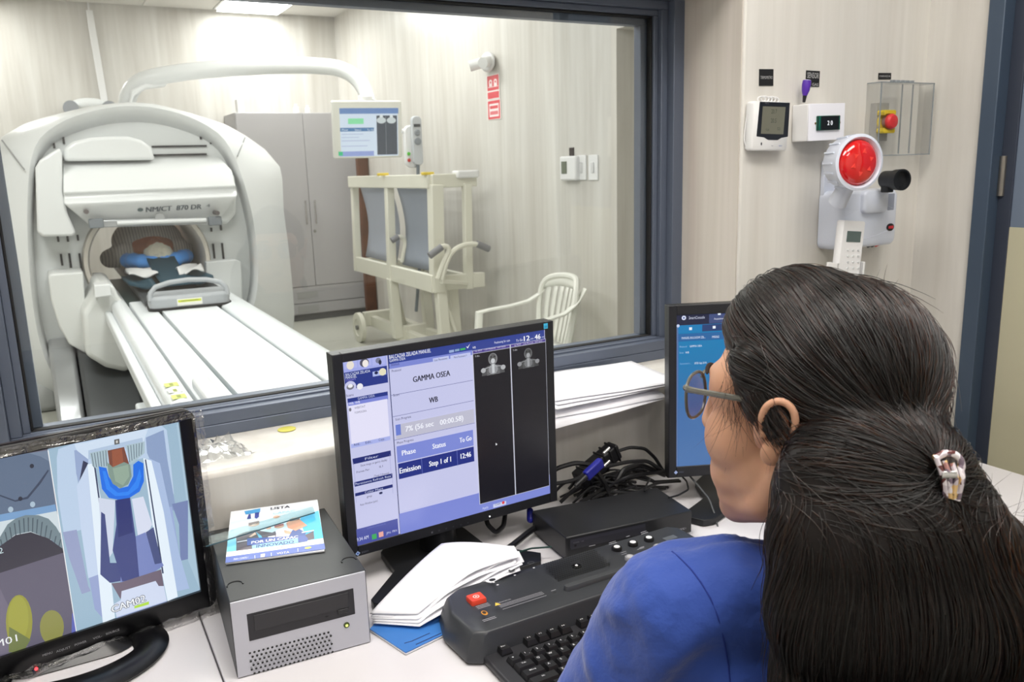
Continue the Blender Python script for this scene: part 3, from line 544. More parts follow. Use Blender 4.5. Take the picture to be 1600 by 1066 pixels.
for o in [q for q in bpy.data.objects if q.name.startswith('yellow_knob')]: o.parent = t; o.matrix_parent_inverse = Matrix.Translation(-o3)
obj('control_head', G().box(2.40-o3.x, 2.56-o3.x, Y3-.04-o3.y, Y3+.06-o3.y, 1.345, 1.395), m_white, t, bevel=.01)
# ---------------------------------------------------------------- plastic chair (faces -x) and stool
def chair(cx, cy, rz, lab):
    t = thing('plastic_armchair', lab, 'chair', (cx, cy, 0), (0, 0, rz)); m = mat('chair_white', (236, 236, 228), .35)
    t.scale = (1, 1, .94)
    def back(u, v):
        x = (u-.5)*2; w = .205+.045*math.sin(v*2.2); z = .43+.42*v-.05*abs(x)**3*v; y = .18+.09*v+.0*x-.085*x*x*(.4+.6*v); return (x*w, y, z)
    obj('seat', G().grid(lambda u, v: ((u-.5)*(.44-.03*v), -.22+.44*v, .43-.02*math.sin(math.pi*u)*math.sin(math.pi*v)-.02*(1-v)**4), 10, 10), m, t, solid=.006)
    g = G(); n = 7                                           # slatted back inside a rim
    for k in range(n):
        u0 = .10+.8*k/n; u1 = u0+.8/n*.62
        g.grid(lambda u, v: back(u0+(u1-u0)*u, .06+.78*v), 2, 8)
    sl = obj('back_slats', g, m, t, solid=.006)
    rim = [back(.02, v/8) for v in range(8)]+[back(u, 1) for u in (.06, .2, .35, .5, .65, .8, .94)]+[back(.98, 1-v/8) for v in range(1, 9)]
    obj('back_rim', G().tube(smoothp(resamp(rim, 40), 2), .018, 8), m, t)
    obj('back_top', G().grid(lambda u, v: back(.04+.92*u, .84+.15*v), 10, 2), m, t, solid=.008)
    for s in (-1, 1):
        arm = smoothp([Vector(p) for p in ((s*.225, .245, .80), (s*.24, .20, .72), (s*.255, .12, .665), (s*.265, 0, .65), (s*.265, -.14, .645), (s*.26, -.20, .63))], 1)
        g = G().rings([[p+Vector((a, 0, b)) for a, b in rounded(.045, .016, .007, 2)] for p in resamp(arm, 14)]); obj('armrest', g, m, t)
        lg = [Vector((s*.26, -.195, .635)), Vector((s*.262, -.215, .4)), Vector((s*.275, -.24, 0))]; obj('leg', G().rings([[p+Vector((a, b, 0)) for a, b in rounded(q, q*.7, .008, 2)] for p, q in zip(lg, (.05, .055, .035))]), m, t)
        lg = [Vector((s*.205, .19, .44)), Vector((s*.24, .27, 0))]; obj('leg', G().rings([[p+Vector((a, b, 0)) for a, b in rounded(q, q*.7, .008, 2)] for p, q in zip(lg, (.055, .035))]), m, t)
    return t
chair(2.27, 3.93, R(-90-8), 'white moulded plastic armchair by the right wall of the scanner room')
p = pt(866, 548, Z=.52); t = thing('stool', 'round white shiny stool partly behind the middle monitor', 'stool', (p.x, p.y, 0)); r = .125
obj('seat', G().lathe([(r*.9, .47), (r, .485), (r, .505), (r*.95, .52), (r*.4, .512), (.001, .512)], n=40), mat('stool_white', (226, 228, 224), .12, coat=.5), t)
obj('column', G().cyl((0, 0, .08), (0, 0, .47), .028), m_chrome, t)
for k in range(5):
    a = 2*math.pi*k/5; obj('leg', G().bar((0, 0, .09), (.22*math.cos(a), .22*math.sin(a), .06), .03), m_chrome, t, bevel=.004); obj('castor', G().cyl((.22*math.cos(a)-.01, .22*math.sin(a), .025), (.22*math.cos(a)+.01, .22*math.sin(a), .025), .025, n=14), m_black, t)
# ---------------------------------------------------------------- fittings on the right wall
p = pt(762, 97, X=SX-.03); t = thing('emergency_light', 'small white twin-spot emergency light above the red signs', 'emergency light', p)
obj('housing', G().ell((0, 0, 0), .03, .09, .065), m_white, t); obj('lamp', G().cyl((-.02, -.05, .0), (-.09, -.1, -.02), .035), m_white, t); obj('lamp', G().cyl((-.02, .05, .0), (-.09, .09, -.02), .035), m_white, t)
def wallsign(q, draw, name, lab):
    P = [pt(*a, X=SX-.004) for a in q]; M = frameM((P[0]+P[2])/2, (0, -1, 0), (0, 0, 1)); W = abs(P[1].y-P[0].y); H = abs(P[0].z-P[3].z)
    t = thing(name, lab, 'sign', M=M); obj('plate', G().box(-W/2, W/2, 0, .003, -H/2, H/2), mat('sign_white', (232, 226, 222), .4), t, smooth=0)
    A = Art(M); draw(A, W/2, H/2); A.build('print', PRINT, t)
red = (214, 62, 74); sw = (240, 226, 226)
def s1(A, w, h):
    A.rect(-w*.9, -h*.28, w*.9, h*.94, red); A.rect(-w*.9, -h*.94, w*.9, -h*.4, red)
    for x in (-.38, .38): A.ell(x*w, h*.42, w*.26, h*.2, sw); A.rect(x*w-w*.24, h*.05, x*w+w*.24, h*.3, sw); A.ell(x*w, h*.4, w*.12, h*.1, red)
    A.rect(-w*.8, -.02*h, w*.8, .03*h, sw)
def s2(A, w, h):
    A.rect(-w*.9, -h*.94, w*.9, h*.9, red); A.rect(-w*.7, -h*.7, w*.7, h*.6, sw); A.rect(-w*.6, h*.1, w*.6, h*.4, red); A.rect(-w*.6, -h*.5, w*.6, -h*.15, (220, 110, 118))
wallsign([(760, 117), (780, 117), (781, 155), (760, 155)], s1, 'safety_sign', 'upper red and white safety sign under the emergency light')
wallsign([(761, 156), (782, 156), (783, 187), (761, 187)], s2, 'safety_sign', 'lower red and white safety sign, just under the other red sign')
p = pt(893, 263, X=SX-.02); t = thing('thermostat', 'white wall thermostat with small grey display beside the switches', 'thermostat', p)
obj('body', G().box(-.02, .02, -.07, .10, -.07, .07), m_white, t, bevel=.01); obj('display', G().box(-.023, -.02, .02, .075, -.03, .04), mat('lcd_grey', (110, 116, 100), .3), t)
for px_, lab in ((909, 'white wall switch plate next to the thermostat'), (927, 'white wall switch plate farthest right on the scanner room wall')):
    p = pt(px_, 262, X=SX-.006); t = thing('wall_switch', lab, 'switch', p, group='switch plates'); obj('plate', G().box(-.004, .006, -.045, .045, -.07, .07), m_white, t, bevel=.003); obj('rocker', G().box(-.010, -.004, -.014, .014, -.03, .03), mat('rocker_white', (215, 215, 215), .4), t, bevel=.003)
p = pt(893, 239, X=SX-.004); o = obj('wall_tag', G().box(p.x-.002, p.x+.004, p.y-.022, p.y+.022, p.z-.03, p.z+.03), mat('tag_black', (60, 50, 42), .6)); tag(o, 'small black tag on the wall above the thermostat', 'tag')
# ============================================================ CONTROL DESK
ZD = .755
md = mat('desk_laminate', (214, 211, 214), .32, var=(2, .02)); XS = .1285
for x0, x1, lab in ((-.95, XS-.001, 'white desk section under the left monitor, left of the seam'), (XS+.001, 1.711, 'long white desk carrying the keyboard, console and two square monitors')):
    t = thing('desk', lab, 'desk', ((x0+x1)/2, .98, 0)); c = (x0+x1)/2
    obj('desktop', G().box(x0-c, x1-c, .73-.98, YW-.004-.98, ZD-.028, ZD), md, t, bevel=.002)
    for x in (x0+.02, x1-.02-.024): obj('side_panel', G().box(x-c, x+.024-c, .80-.98, YW-.01-.98, 0, ZD-.028), md, t, bevel=.001)
    obj('back_panel', G().box(x0+.05-c, x1-.05-c, YW-.04-.98, YW-.022-.98, .3, ZD-.028), md, t)
# ---------------------------------------------------------------- small computer
mblk = mat('coated_black_steel', (44, 46, 48), .42, bump=(400, .1, .0005)); msv = mat('brushed_silver', (186, 187, 196), .35, metal=.35)
def rotM(o, yaw, tilt=0, roll=0):
    cy_, sy_ = math.cos(yaw), math.sin(yaw); x = Vector((cy_, sy_, 0)); y = Vector((-sy_, cy_, 0)); z = Vector((0, 0, 1))
    z2 = z*math.cos(tilt)+y*math.sin(tilt); x2 = x*math.cos(roll)+z2*math.sin(roll); z3 = -x*math.sin(roll)+z2*math.cos(roll); return frameM(Vector(o), x2, z3)
M = rotM((.238, 1.052, .8110), R(-3.5)); t = thing('desktop_computer', 'small black computer case with silver front and optical drive', 'computer', M=M)
w, h = .0925, .0560
obj('case', G().box(-w, w, .0015, .25, -h, h), mblk, t, bevel=.0015)
obj('front_panel', G().box(-w+.0008, w-.0018, -.0015, .0015, -h+.0015, h-.0006), msv, t, bevel=.0005)
A = Art(M, (310, 860, 5.173), y0=-.0016)
b0 = A.L(388, 515); b1 = A.L(1265, 510)
d = obj('optical_drive', G().box(b0[0], b1[0], -.0022, -.001, b1[1], b0[1]), mat('drive_black', (34, 33, 38), .35), t, bevel=.0006)
q0 = A.L(442, 522); q1 = A.L(1216, 420); obj('drive_tray', G().box(q0[0], q1[0], -.0034, -.002, q1[1]-.006, q0[1]), mat('tray_black', (40, 39, 43), .3), d, bevel=.0012)
q0 = A.L(1122, 478); q1 = A.L(1212, 490); obj('eject_button', G().box(q0[0], q1[0], -.0042, -.002, q1[1], q0[1]), mat('button_black', (30, 30, 34), .25), d, bevel=.0008)
q0 = A.L(1035, 532); obj('drive_lamp', G().box(q0[0]-.002, q0[0]+.002, -.0027, -.002, q0[1]-.0008, q0[1]+.0008), m_black, d)
q0 = A.L(1195, 600); l = obj('power_lamp', G().lathe([(.0042, 0), (.0042, .0015), (.0026, .0022), (.0001, .0024)], (q0[0], -.0012, q0[1]), (0, -1, 0), n=16), mat('lamp_ring', (70, 80, 40), .3), t)
obj('lamp_light', G().lathe([(.0024, 0), (.0001, .0012)], (q0[0], -.0032, q0[1]), (0, -1, 0), n=12), mat('lamp_glow', (220, 240, 120), .3, emit=((225, 245, 110), 1.6)), l)
a0 = A.L(415, 828); a1 = A.L(1047, 652); a2 = A.L(435, 1017); px_ = (a1[0]-a0[0])/18; pz_ = (a0[1]-a2[1])/6
for j in range(7):
    for i in range(19): A.ell(a0[0]+px_*(i+(.5 if j % 2 else 0)), a0[1]-pz_*j, .00165, .00165, (16, 16, 18), 10)
A.build('vent_holes', PRINT, t, kind='stuff')
for px, py in ((367, 914), (545, 876)):
    q = M.inverted() @ pt(px, py, Z=.8675); obj('screw_cap', G().tube([(q.x+.0105*math.cos(a), q.y+.0105*math.sin(a), h+.0003) for a in [R(-10+20*k) for k in range(11)]], .0011, 6), m_black, t)
for sx in (-.07, .07):
    for sy in (.03, .22): obj('foot', G().cyl((sx, sy, -h-.0025), (sx, sy, -h), .008), m_rubber, t)
# ---------------------------------------------------------------- brochure and ruler on top of it
BL, BR2, TR, TL = pt(353, 881, Z=.8695), pt(507, 861, Z=.8695), pt(496, 783, Z=.884), pt(361, 801, Z=.884)
xx = (BR2-BL).normalized(); nn = xx.cross(TL-BL).normalized(); zz = nn.cross(xx).normalized()*1
o_ = (BL+BR2+TR+TL)/4; M = frameM(o_, xx, zz)
t = thing('brochure', 'glossy blue and white printed brochure lying on the small computer', 'brochure', M=M); A = Art(M, (340, 770, 8.2), y0=-.0009)
loc = [M.inverted() @ p for p in (BL, BR2, TR, TL)]
obj('pages', G().prism([Vector((p.x, -.0008, p.z)) for p in loc], (0, .0022, 0)), mat('paper_gloss', (236, 238, 242), .25), t, smooth=0)
C = lambda *p: p
def ap(pts, col): A.pp(pts, col)
ap([(100, 915), (1375, 735), (1280, 95), (170, 250)], (236, 240, 246))
ap([(120, 800), (560, 740), (700, 500), (170, 390)], (130, 205, 236)); ap([(165, 385), (1180, 180), (1290, 245), (1365, 680), (140, 860)], (206, 226, 238)); ap([(1040, 330), (1295, 235), (1355, 590), (1150, 620)], (52, 178, 224)); ap([(130, 600), (235, 590), (250, 760), (118, 780)], (120, 206, 236))
ap([(240, 760), (240, 560), (330, 520), (500, 480), (560, 500), (700, 520), (740, 500), (770, 590), (1100, 560), (1230, 500), (1240, 600), (900, 680)], (78, 66, 78))
ap([(950, 500), (1010, 450), (1130, 520), (1120, 620), (880, 640)], (50, 80, 150)); ap([(750, 490), (830, 460), (870, 580), (750, 600)], (228, 220, 236)); ap([(490, 510), (560, 560), (600, 640), (560, 640)], (90, 180, 210))
for c, rx, rz in (((465, 415), .0085, .007), ((790, 440), .0075, .006), ((755, 320), .0055, .005), ((655, 465), .004, .003), ((1000, 350), .0075, .006)): A.ee(c, rx, rz, (218, 164, 138))
ap([(880, 400), (960, 330), (1060, 360), (1150, 430), (1040, 480), (1000, 500), (900, 460)], (214, 150, 120)); ap([(850, 490), (950, 510), (930, 540), (860, 530)], (226, 168, 138)); ap([(400, 575), (480, 520), (500, 545), (430, 580)], (226, 190, 170))
ap([(920, 350), (1050, 325), (1050, 355), (930, 380)], (70, 50, 56)); ap([(725, 430), (850, 405), (845, 425), (735, 455)], (150, 60, 60)); ap([(395, 400), (530, 370), (540, 395), (400, 430)], (120, 110, 110))
ap([(250, 640), (425, 608), (425, 622), (250, 652)], (230, 226, 236)); ap([(1080, 515), (1235, 490), (1235, 502), (1080, 530)], (230, 226, 236)); ap([(645, 575), (740, 560), (740, 578), (650, 592)], (240, 240, 246))
ap([(345, 250), (550, 212), (545, 260), (360, 290)], (70, 160, 220)); ap([(375, 350), (400, 290), (425, 285), (430, 345)], (40, 60, 140)); ap([(475, 330), (480, 270), (535, 262), (530, 320), (500, 345)], (40, 60, 150))
ap([(380, 600), (1120, 560), (1160, 600), (1150, 640), (380, 690)], (60, 84, 160)); ap([(440, 690), (1030, 595), (1035, 655), (445, 735)], (140, 196, 230))
ap([(118, 775), (445, 735), (1035, 660), (1350, 600), (1365, 665), (110, 840)], (240, 242, 248)); ap([(108, 838), (1368, 662), (1380, 735), (102, 915)], (70, 96, 178))
A.tt('LISTA', (805, 202), .0075, (40, 44, 70), w=.030, bold=.016); A.tt('CAPAC', (850, 262), .007, (150, 205, 230), w=.034); A.tt('POR UN CAPAC', (735, 615), .0075, (250, 250, 252), w=.068, bold=.016); A.tt('INNOVADO', (740, 672), .0085, (28, 60, 130), w=.054, bold=.016)
A.tt('PARA COMITE 1', (300, 857), .005, (230, 234, 246), w=.02); A.tt('VOTA', (840, 785), .0055, (240, 240, 250), w=.018); A.tt('1', (580, 820), .009, (250, 250, 252), w=.006)
ap([(1025, 730), (1033, 728), (1036, 770), (1028, 772)], (220, 226, 240)); ap([(475, 820), (482, 818), (484, 860), (477, 862)], (220, 226, 240)); ap([(685, 785), (692, 784), (694, 828), (687, 830)], (220, 226, 240)); A.ee((1160, 722), .005, .003, (200, 210, 90)); A.ee((800, 718), .004, .0028, (90, 96, 120)); A.ee((800, 718), .003, .002, (236, 238, 244)); A.ee((205, 800), .004, .0025, (190, 190, 200)); A.ee((495, 765), .0035, .0025, (214, 232, 224))
A.build('printed_cover', PRINT, t)
ra = [pt(318, 842, Z=.889), pt(322, 855, Z=.887), pt(492, 802, Z=.887), pt(489, 793, Z=.889)]
t = thing('ruler', 'clear plastic ruler lying across the brochure', 'ruler', ra[0]); mr = clearmat('clear_acrylic', (.80, .90, .92), 1.5, .05, extra=.10)
obj('blade', G().prism([p-ra[0] for p in ra], (0, 0, .0016)), mr, t, smooth=0)
obj('dark_edge', G().bar(ra[1]-ra[0]+Vector((0, 0, .0008)), ra[2]-ra[0]+Vector((0, 0, .0008)), .0009, .0017), mat('ruler_edge', (60, 90, 100), .3), t)
# ---------------------------------------------------------------- square monitors
mbz = mat('monitor_bezel', (32, 33, 38), .42); mbzs = mat('monitor_side', (26, 27, 29), .4); mbzt = mat('monitor_casing', (92, 94, 102), .42)
def base_outline():
    q = [(595, 864), (616, 893), (578, 938), (582, 944), (617, 948), (637, 940), (688, 880), (701, 872), (752, 882), (812, 889), (845, 880), (845, 866), (780, 856), (757, 851), (727, 827), (700, 812), (620, 830)]
    return [pt(x, y, Z=ZD+.012)-Vector((.53, 1.225, 0)) for x, y in q]
BO = base_outline()
def square_monitor(o, yaw, tilt, roll, lab, W=.40, H=.34, bx=(.0155, .0165, .0142, .0185), dm=.045, base=(.53, 1.225, 0), rev=False):
    M = rotM(o, yaw, tilt, roll); t = thing('computer_monitor', lab, 'monitor', M=M)
    l, r, tp, bt = bx; g = G(); x0, x1, z0, z1 = -W/2, W/2, -H/2, H/2
    obj('bezel', G().box(x0, x0+l, 0, .012, z0, z1).box(x1-r, x1, 0, .012, z0, z1).box(x0+l, x1-r, 0, .012, z1-tp, z1).box(x0+l, x1-r, 0, .012, z0, z0+bt), mbz, t, bevel=.0012)
    obj('casing', G().box(x0+.0004, x1-.0004, .012, .03, z0+.0004, z1-.0004), mbzs, t, bevel=.001)
    obj('rear_shell', G().rings([[Vector((a*k, y, b*k)) for a, b in rounded(W-.012, H-.012, .01)] for k, y in ((1, .0295), (1, .04), (.93, .052), (.6, .058))]), mbzs, t)
    obj('display_panel', G().box(x0+l-.001, x1-r+.001, .003, .006, z0+bt-.001, z1-tp+.001), m_black, t)
    Wi = M.inverted(); c = Vector(base); ca, sa = math.cos(yaw), math.sin(yaw)
    bp = [Wi @ Vector((c.x+p.x*ca-p.y*sa, c.y+p.x*sa+p.y*ca, ZD+.002)) for p in BO]; up = Wi.to_3x3() @ Vector((0, 0, .012))
    obj('stand_base', G().prism(bp, up), m_black, t, bevel=.0012)
    cc = c+Vector((ca*.0, 0, 0)); yl = Vector((-sa, ca, 0))*.030; a = Wi @ Vector((cc.x+yl.x, cc.y+yl.y, ZD+.01)); b = Wi @ Vector((cc.x+yl.x, cc.y+yl.y, ZD+.17)); 
    obj('stand_neck', G().cyl(a, b, .033, .030, 28), m_black, t); 
    obj('swivel_head', G().box(-.05, .05, .054, .075, -.09, .05), m_black, t, bevel=.004)
    return M, t
M, t = square_monitor((.555, 1.214, .978), R(.6), R(-1.0), R(.9), 'square black monitor showing the scan progress and two skeleton images')
A = Art(M, (500, 480, 2.5375), y0=.0026)
W2, H2 = A.L(92, 215), A.L(912, 738)
sx0, sz1 = W2; sx1 = (A.L(893, 95)[0]+H2[0])/2; sz0 = (A.L(147, 950)[1]+H2[1])/2
lav = (196, 198, 232); dk = (38, 54, 132); md_ = (122, 136, 212); nv = (22, 38, 112)
A.rect(sx0, sz0, sx1, sz1, lav); A.rr((92, 215), (912, 738), lav)
A.rr((270, 183), (893, 140), (44, 62, 142)); A.rr((92, 215), (268, 240), (160, 168, 228)); 
for a, b in (((96, 220), (150, 240)), ((153, 212), (206, 232)), ((209, 203), (262, 226))): A.rr(a, b, (172, 178, 232))
A.ee((122, 232), .006, .007, (230, 222, 210)); A.ee((178, 222), .0075, .007, (80, 80, 96)); A.ee((182, 225), .005, .006, (238, 232, 226)); A.ee((233, 213), .0045, .0045, (120, 124, 150)); A.ee((240, 220), .0025, .004, (40, 44, 60))
A.rr((97, 262), (272, 300), dk); A.rr((210, 258), (265, 268), (170, 184, 232)); A.ee((225, 262), .003, .0025, (20, 28, 70)); A.ee((250, 258), .006, .006, (228, 222, 190)); A.ee((122, 318), .0095, .0095, lav); A.ee((122, 318), .006, .0045, (120, 120, 130)); A.ee((122, 314), .004, .003, (236, 236, 240)); A.ee((160, 316), .005, .005, (236, 236, 240))
A.tt('BALCAZAR ZELADA', (103, 270), .0045, (220, 226, 246), w=.040, al='L'); A.tt('MANUEL', (103, 282), .0045, (220, 226, 246), w=.018, al='L'); A.tt('CONSTANTE', (104, 293), .003, (150, 140, 220), w=.016, al='L'); A.tt('Scans', (105, 353), .004, (50, 50, 80), w=.012, al='L')
A.rr((110, 365), (271, 352), dk); A.tt('GAMMA OSEA', (185, 358), .004, (200, 206, 240), w=.028); A.rr((113, 380), (272, 366), (122, 132, 212)); A.tt('Wb: WB', (116, 385), .004, (240, 240, 250), w=.018, al='L')
A.rr((114, 394), (278, 512), (226, 224, 246)); A.tt('WBSTAT', (138, 402), .0035, (110, 110, 130), w=.018, al='L'); A.tt('TOMOGRA', (138, 421), .0035, (110, 110, 130), w=.02, al='L'); A.ee((121, 408), .002, .003, (120, 120, 130))
A.rr((124, 546), (281, 528), (166, 176, 232)); 
for s, x, y in (('Add..', 148, 545), ('Edit..', 195, 536), ('Copy..', 247, 525)): A.tt(s, (x, y), .004, (40, 44, 90), w=.011)
for (a, b), s in ((((130, 603), (283, 591)), 'Filter'), (((137, 696), (289, 678)), 'Persistence Refresh Rate'), (((140, 740), (290, 716)), 'Color Maps')):
    A.rr(a, b, nv); A.tt(s, ((a[0]+b[0])/2, (a[1]+b[1])/2), .004, (200, 206, 236), w=.010+.0021*len(s))
for s, x, y, w_ in (('Show image on gantry display', 215, 618, .045), ('Frames Per:', 172, 650, .022), ('(Total 3 frames)', 245, 665, .026), ('0.1', 243, 633, .006), ('gray', 197, 751, .009), ('Auto Window (sync)', 195, 777, .030)): A.tt(s, (x, y), .0036, (60, 60, 90), w=w_)
for a, b in (((133, 618), (284, 668)), ((138, 712), (290, 700)), ((142, 755), (291, 740))):
    x0, z0 = A.L(*a); x1, z1 = A.L(*b)
    for r_ in ((x0, z0, x0+.0005, z1), (x1-.0005, z0, x1, z1)): A.rect(*r_, (150, 152, 200))
A.rr((236, 745), (249, 732), (160, 170, 220)); A.ee((242, 738), .003, .002, (30, 34, 80))
A.rr((140, 884), (313, 903), (74, 82, 160)); A.tt('9:34 AM', (170, 918), .0062, (226, 230, 250), w=.020); x, z = A.L(216, 911); A.rect(x-.004, z-.0045, x+.004, z+.0045, (66, 170, 96)); x, z = A.L(243, 902); A.rect(x-.004, z-.0045, x+.004, z+.0045, (232, 170, 160)); A.tt('JPN', (272, 896), .004, (200, 206, 236), w=.008); A.tt('PRN', (297, 888), .004, (210, 214, 240), w=.008); A.tt('ambient connectivity', (225, 868), .003, (110, 118, 190), w=.032)
xl = A.L(275, 250)[0]; xl2 = A.L(312, 800)[0]; A.rect((xl+xl2)/2-.0008, sz0, (xl+xl2)/2+.0006, A.L(270, 183)[1], (48, 56, 100))
A.rr((275, 226), (605, 190), (122, 134, 208)); A.tt('BALCAZAR ZELADA MANUEL', (275, 199), .0062, (244, 246, 252), w=.072, al='L'); A.tt('GAMMA OSEA', (276, 214), .0045, (230, 234, 250), w=.027, al='L'); A.tt('Status', (282, 229), .0045, (40, 48, 110), w=.014, al='L')
for (a, b), s in ((((448, 204), (512, 210)), 'Scan Parameters'), (((517, 193), (598, 198)), 'More Parameters >')): A.rr(a, b, (190, 196, 234)); A.tt(s, ((a[0]+b[0])/2, (a[1]+b[1])/2), .0034, (40, 44, 90), w=.024)
for a, b, c in (((512, 172), (532, 182), (150, 170, 214)), ((535, 168), (553, 177), (130, 160, 190)), ((556, 165), (577, 172), (60, 176, 90)), ((580, 160), (600, 168), (36, 60, 150))): A.rr(a, (b[0], b[1]-3), c)
x, z = A.L(588, 157); A.P([(x-.004, z+.001), (x-.001, z-.003), (x+.004, z+.005), (x-.001, z-.0005)], (250, 250, 255))
x3 = (A.L(280, 300)[0]+A.L(310, 800)[0])/2; x4 = (A.L(606, 300)[0]+A.L(628, 740)[0])/2
for y in ((287, 350), (291, 435), (296, 528)):
    z = A.L(*y)[1]; A.rect(x3, z-.0004, x4, z+.0004, (110, 114, 160))
A.tt('Protocol', (303, 251), .004, (40, 44, 80), w=.016); A.tt('Scan', (302, 348), .004, (40, 44, 80), w=.010); A.tt('Scan Progress', (330, 440), .004, (40, 44, 80), w=.027); A.tt('Phase Progress', (338, 532), .004, (40, 44, 80), w=.029)
A.tt('GAMMA OSEA', (443, 274), .0095, (30, 30, 50), w=.066, bold=.012); A.tt('WB', (450, 367), .0095, (30, 30, 50), w=.0155, bold=.012)
A.rr((299, 468), (612, 458), (188, 188, 206)); A.rr((299, 468), (322, 506), (104, 124, 206)); A.tt('7% (56 sec', (395, 472), .0092, (238, 240, 250), w=.050, bold=.012); A.tt('00:00.58)', (522, 448), .0092, (238, 240, 250), w=.043, bold=.012)
A.rr((303, 553), (609, 549), (122, 136, 212)); A.rr((309, 622), (612, 611), (26, 44, 128))
A.tt('Phase', (352, 573), .0088, (240, 242, 252), w=.024, bold=.012); A.tt('Status', (472, 547), .0088, (240, 242, 252), w=.024, bold=.012); A.tt('To Go', (577, 523), .0088, (240, 242, 252), w=.0225, bold=.012)
A.tt('Emission', (357, 640), .0095, (246, 248, 255), w=.037, bold=.012); A.tt('Step 1 of 1', (476, 612), .0092, (246, 248, 255), w=.040, bold=.012); A.tt('12:46', (578, 587), .0092, (246, 248, 255), w=.0195, bold=.012)
for xq, yq0, yq1 in ((404, 600, 662), (544, 568, 632)):
    x = A.L(xq, (yq0+yq1)/2)[0]; z0, z1 = A.L(xq, yq1)[1], A.L(xq, yq0)[1]; A.rect(x-.0003, z0, x+.0003, z1, (110, 124, 200))
A.rr((313, 820), (912, 738), (124, 136, 212)); A.tt('Apply', (655, 795), .0042, (214, 220, 244), w=.012); A.rr((686, 782), (738, 782), (200, 206, 236)); A.tt('Close', (704, 780), .004, (50, 56, 110), w=.011); A.ee((726, 775), .0028, .0028, (220, 70, 70))
A.tt('Positioning for scan', (722, 136), .004, (226, 230, 250), w=.030); A.tt('To Go', (790, 131), .0042, (240, 242, 250), w=.013); A.tt('12', (819, 123), .0088, (250, 250, 255), w=.0115, bold=.012); A.tt('46', (862, 117), .0088, (250, 250, 255), w=.0115, bold=.012); A.tt('min', (840, 124), .003, (230, 232, 250), w=.006); A.tt('sec', (883, 117), .003, (230, 232, 250), w=.005); A.tt('WB', (610, 160), .004, (240, 240, 250), w=.006)
xa, xb, xc, xd = A.L(605, 172)[0], (A.L(756, 150)[0]+A.L(773, 745)[0])/2, (A.L(756, 150)[0]+A.L(773, 745)[0])/2, A.L(903, 450)[0]
zt_ = (A.L(605, 170)[1]+A.L(893, 127)[1])/2; zb_ = (A.L(632, 783)[1]+A.L(908, 708)[1])/2
xa = (A.L(604, 172)[0]+A.L(631, 780)[0])/2; xd = (A.L(893, 130)[0]+A.L(910, 705)[0])/2
A.rect(xa, zb_, xd, zt_, (200, 202, 216)); 
for a, b in ((xa+.001, xb-.0012), (xb+.0008, xd-.0006)): A.rect(a, zb_+.0008, b, zt_-.006, (14, 13, 22)); A.rect(a, zt_-.0052, b, zt_-.0006, (76, 62, 140))
A.tt('G. ANT   1.05 Mcounts   0.07 kct/s', (675, 164), .003, (214, 210, 240), w=.058); A.tt('G. POST   1.02 Mcounts   0.07 kct/s', (825, 142), .003, (214, 210, 240), w=.056)
A.tt('TI: 00m', (622, 194), .003, (190, 190, 196), w=.009); A.tt('TI: 00m', (772, 170), .003, (190, 190, 196), w=.009)
def skel(cx, cy, k=1., bright=1.):
    x, z = A.L(cx, cy); q = lambda v: tuple(int(c*bright*v) for c in (235, 238, 242))
    A.ell(x, z-.0195*k, .019*k, .006*k, q(.22)); A.P([(x-.020*k, z-.024*k), (x+.020*k, z-.024*k), (x+.018*k, z-.013*k), (x+.008*k, z-.0095*k), (x-.008*k, z-.0095*k), (x-.018*k, z-.013*k)], q(.34))
    A.ell(x, z-.016*k, .008*k, .008*k, q(.62)); A.ell(x, z, .0078*k, .0092*k, q(.55)); A.ell(x, z+.001*k, .006*k, .0072*k, q(.38)); A.ell(x, z-.003*k, .0035*k, .004*k, q(.85)); A.rect(x-.0022*k, z-.022*k, x+.0022*k, z-.008*k, q(.85))
    for s in (-1, 1):
        A.ell(x+s*.017*k, z-.0155*k, .0042*k, .0038*k, q(.75)); A.P([(x+s*.002*k, z-.0105*k), (x+s*.015*k, z-.0125*k), (x+s*.015*k, z-.0138*k), (x+s*.002*k, z-.012*k)], q(.7)); A.ell(x+s*.0028*k, z+.0035*k, .0016*k, .0012*k, q(.2))
        for i in range(4): A.P([(x+s*.002*k, z-(.0145+.0026*i)*k), (x+s*.011*k, z-(.0155+.0026*i)*k), (x+s*.011*k, z-(.0162+.0026*i)*k), (x+s*.002*k, z-(.0153+.0026*i)*k)], q(.6))
skel(684, 205, 1.12, 1.0); skel(823, 183, 1.05, .8)
x, z = A.L(694, 537); A.P([(x, z), (x, z-.005), (x+.0035, z-.0035)], (230, 230, 235))
A.build('screen_image', SCREEN, t)
A2 = Art(M, y0=-.0003)                                    # marks printed on the bezel
x, z = A2.L(559, 865); A2.P([(x-.0042, z), (x, z-.0042), (x+.0042, z), (x, z+.0042)], (170, 196, 240)); A2.ell(x, z, .0016, .0016, (60, 90, 180)); x, z = A2.L(570.5, 862); A2.text('EIZO', x, z, .003, (120, 124, 140), w=.011); x, z = A2.L(852.5, 509.5); A2.rect(x-.0042, z-.0048, x+.0042, z+.0048, (70, 190, 232)); A2.rect(x-.003, z-.0035, x+.003, z+.0008, (40, 150, 200))
for q in ((675, 832), (686, 829), (697, 826), (708, 823), (720, 820), (731, 817)): x, z = A2.L(*q); A2.rect(x-.0016, z-.0016, x+.0016, z+.0016, (104, 104, 114) if q[0] == 675 else (58, 58, 66))
A2.build('bezel_marks', PRINT, t)
x, z = A2.L(765, 807); obj('power_light', G().ell((x, -.0004, z), .0012), mat('white_led', (250, 250, 255), .4, emit=((255, 255, 255), 3)), t)
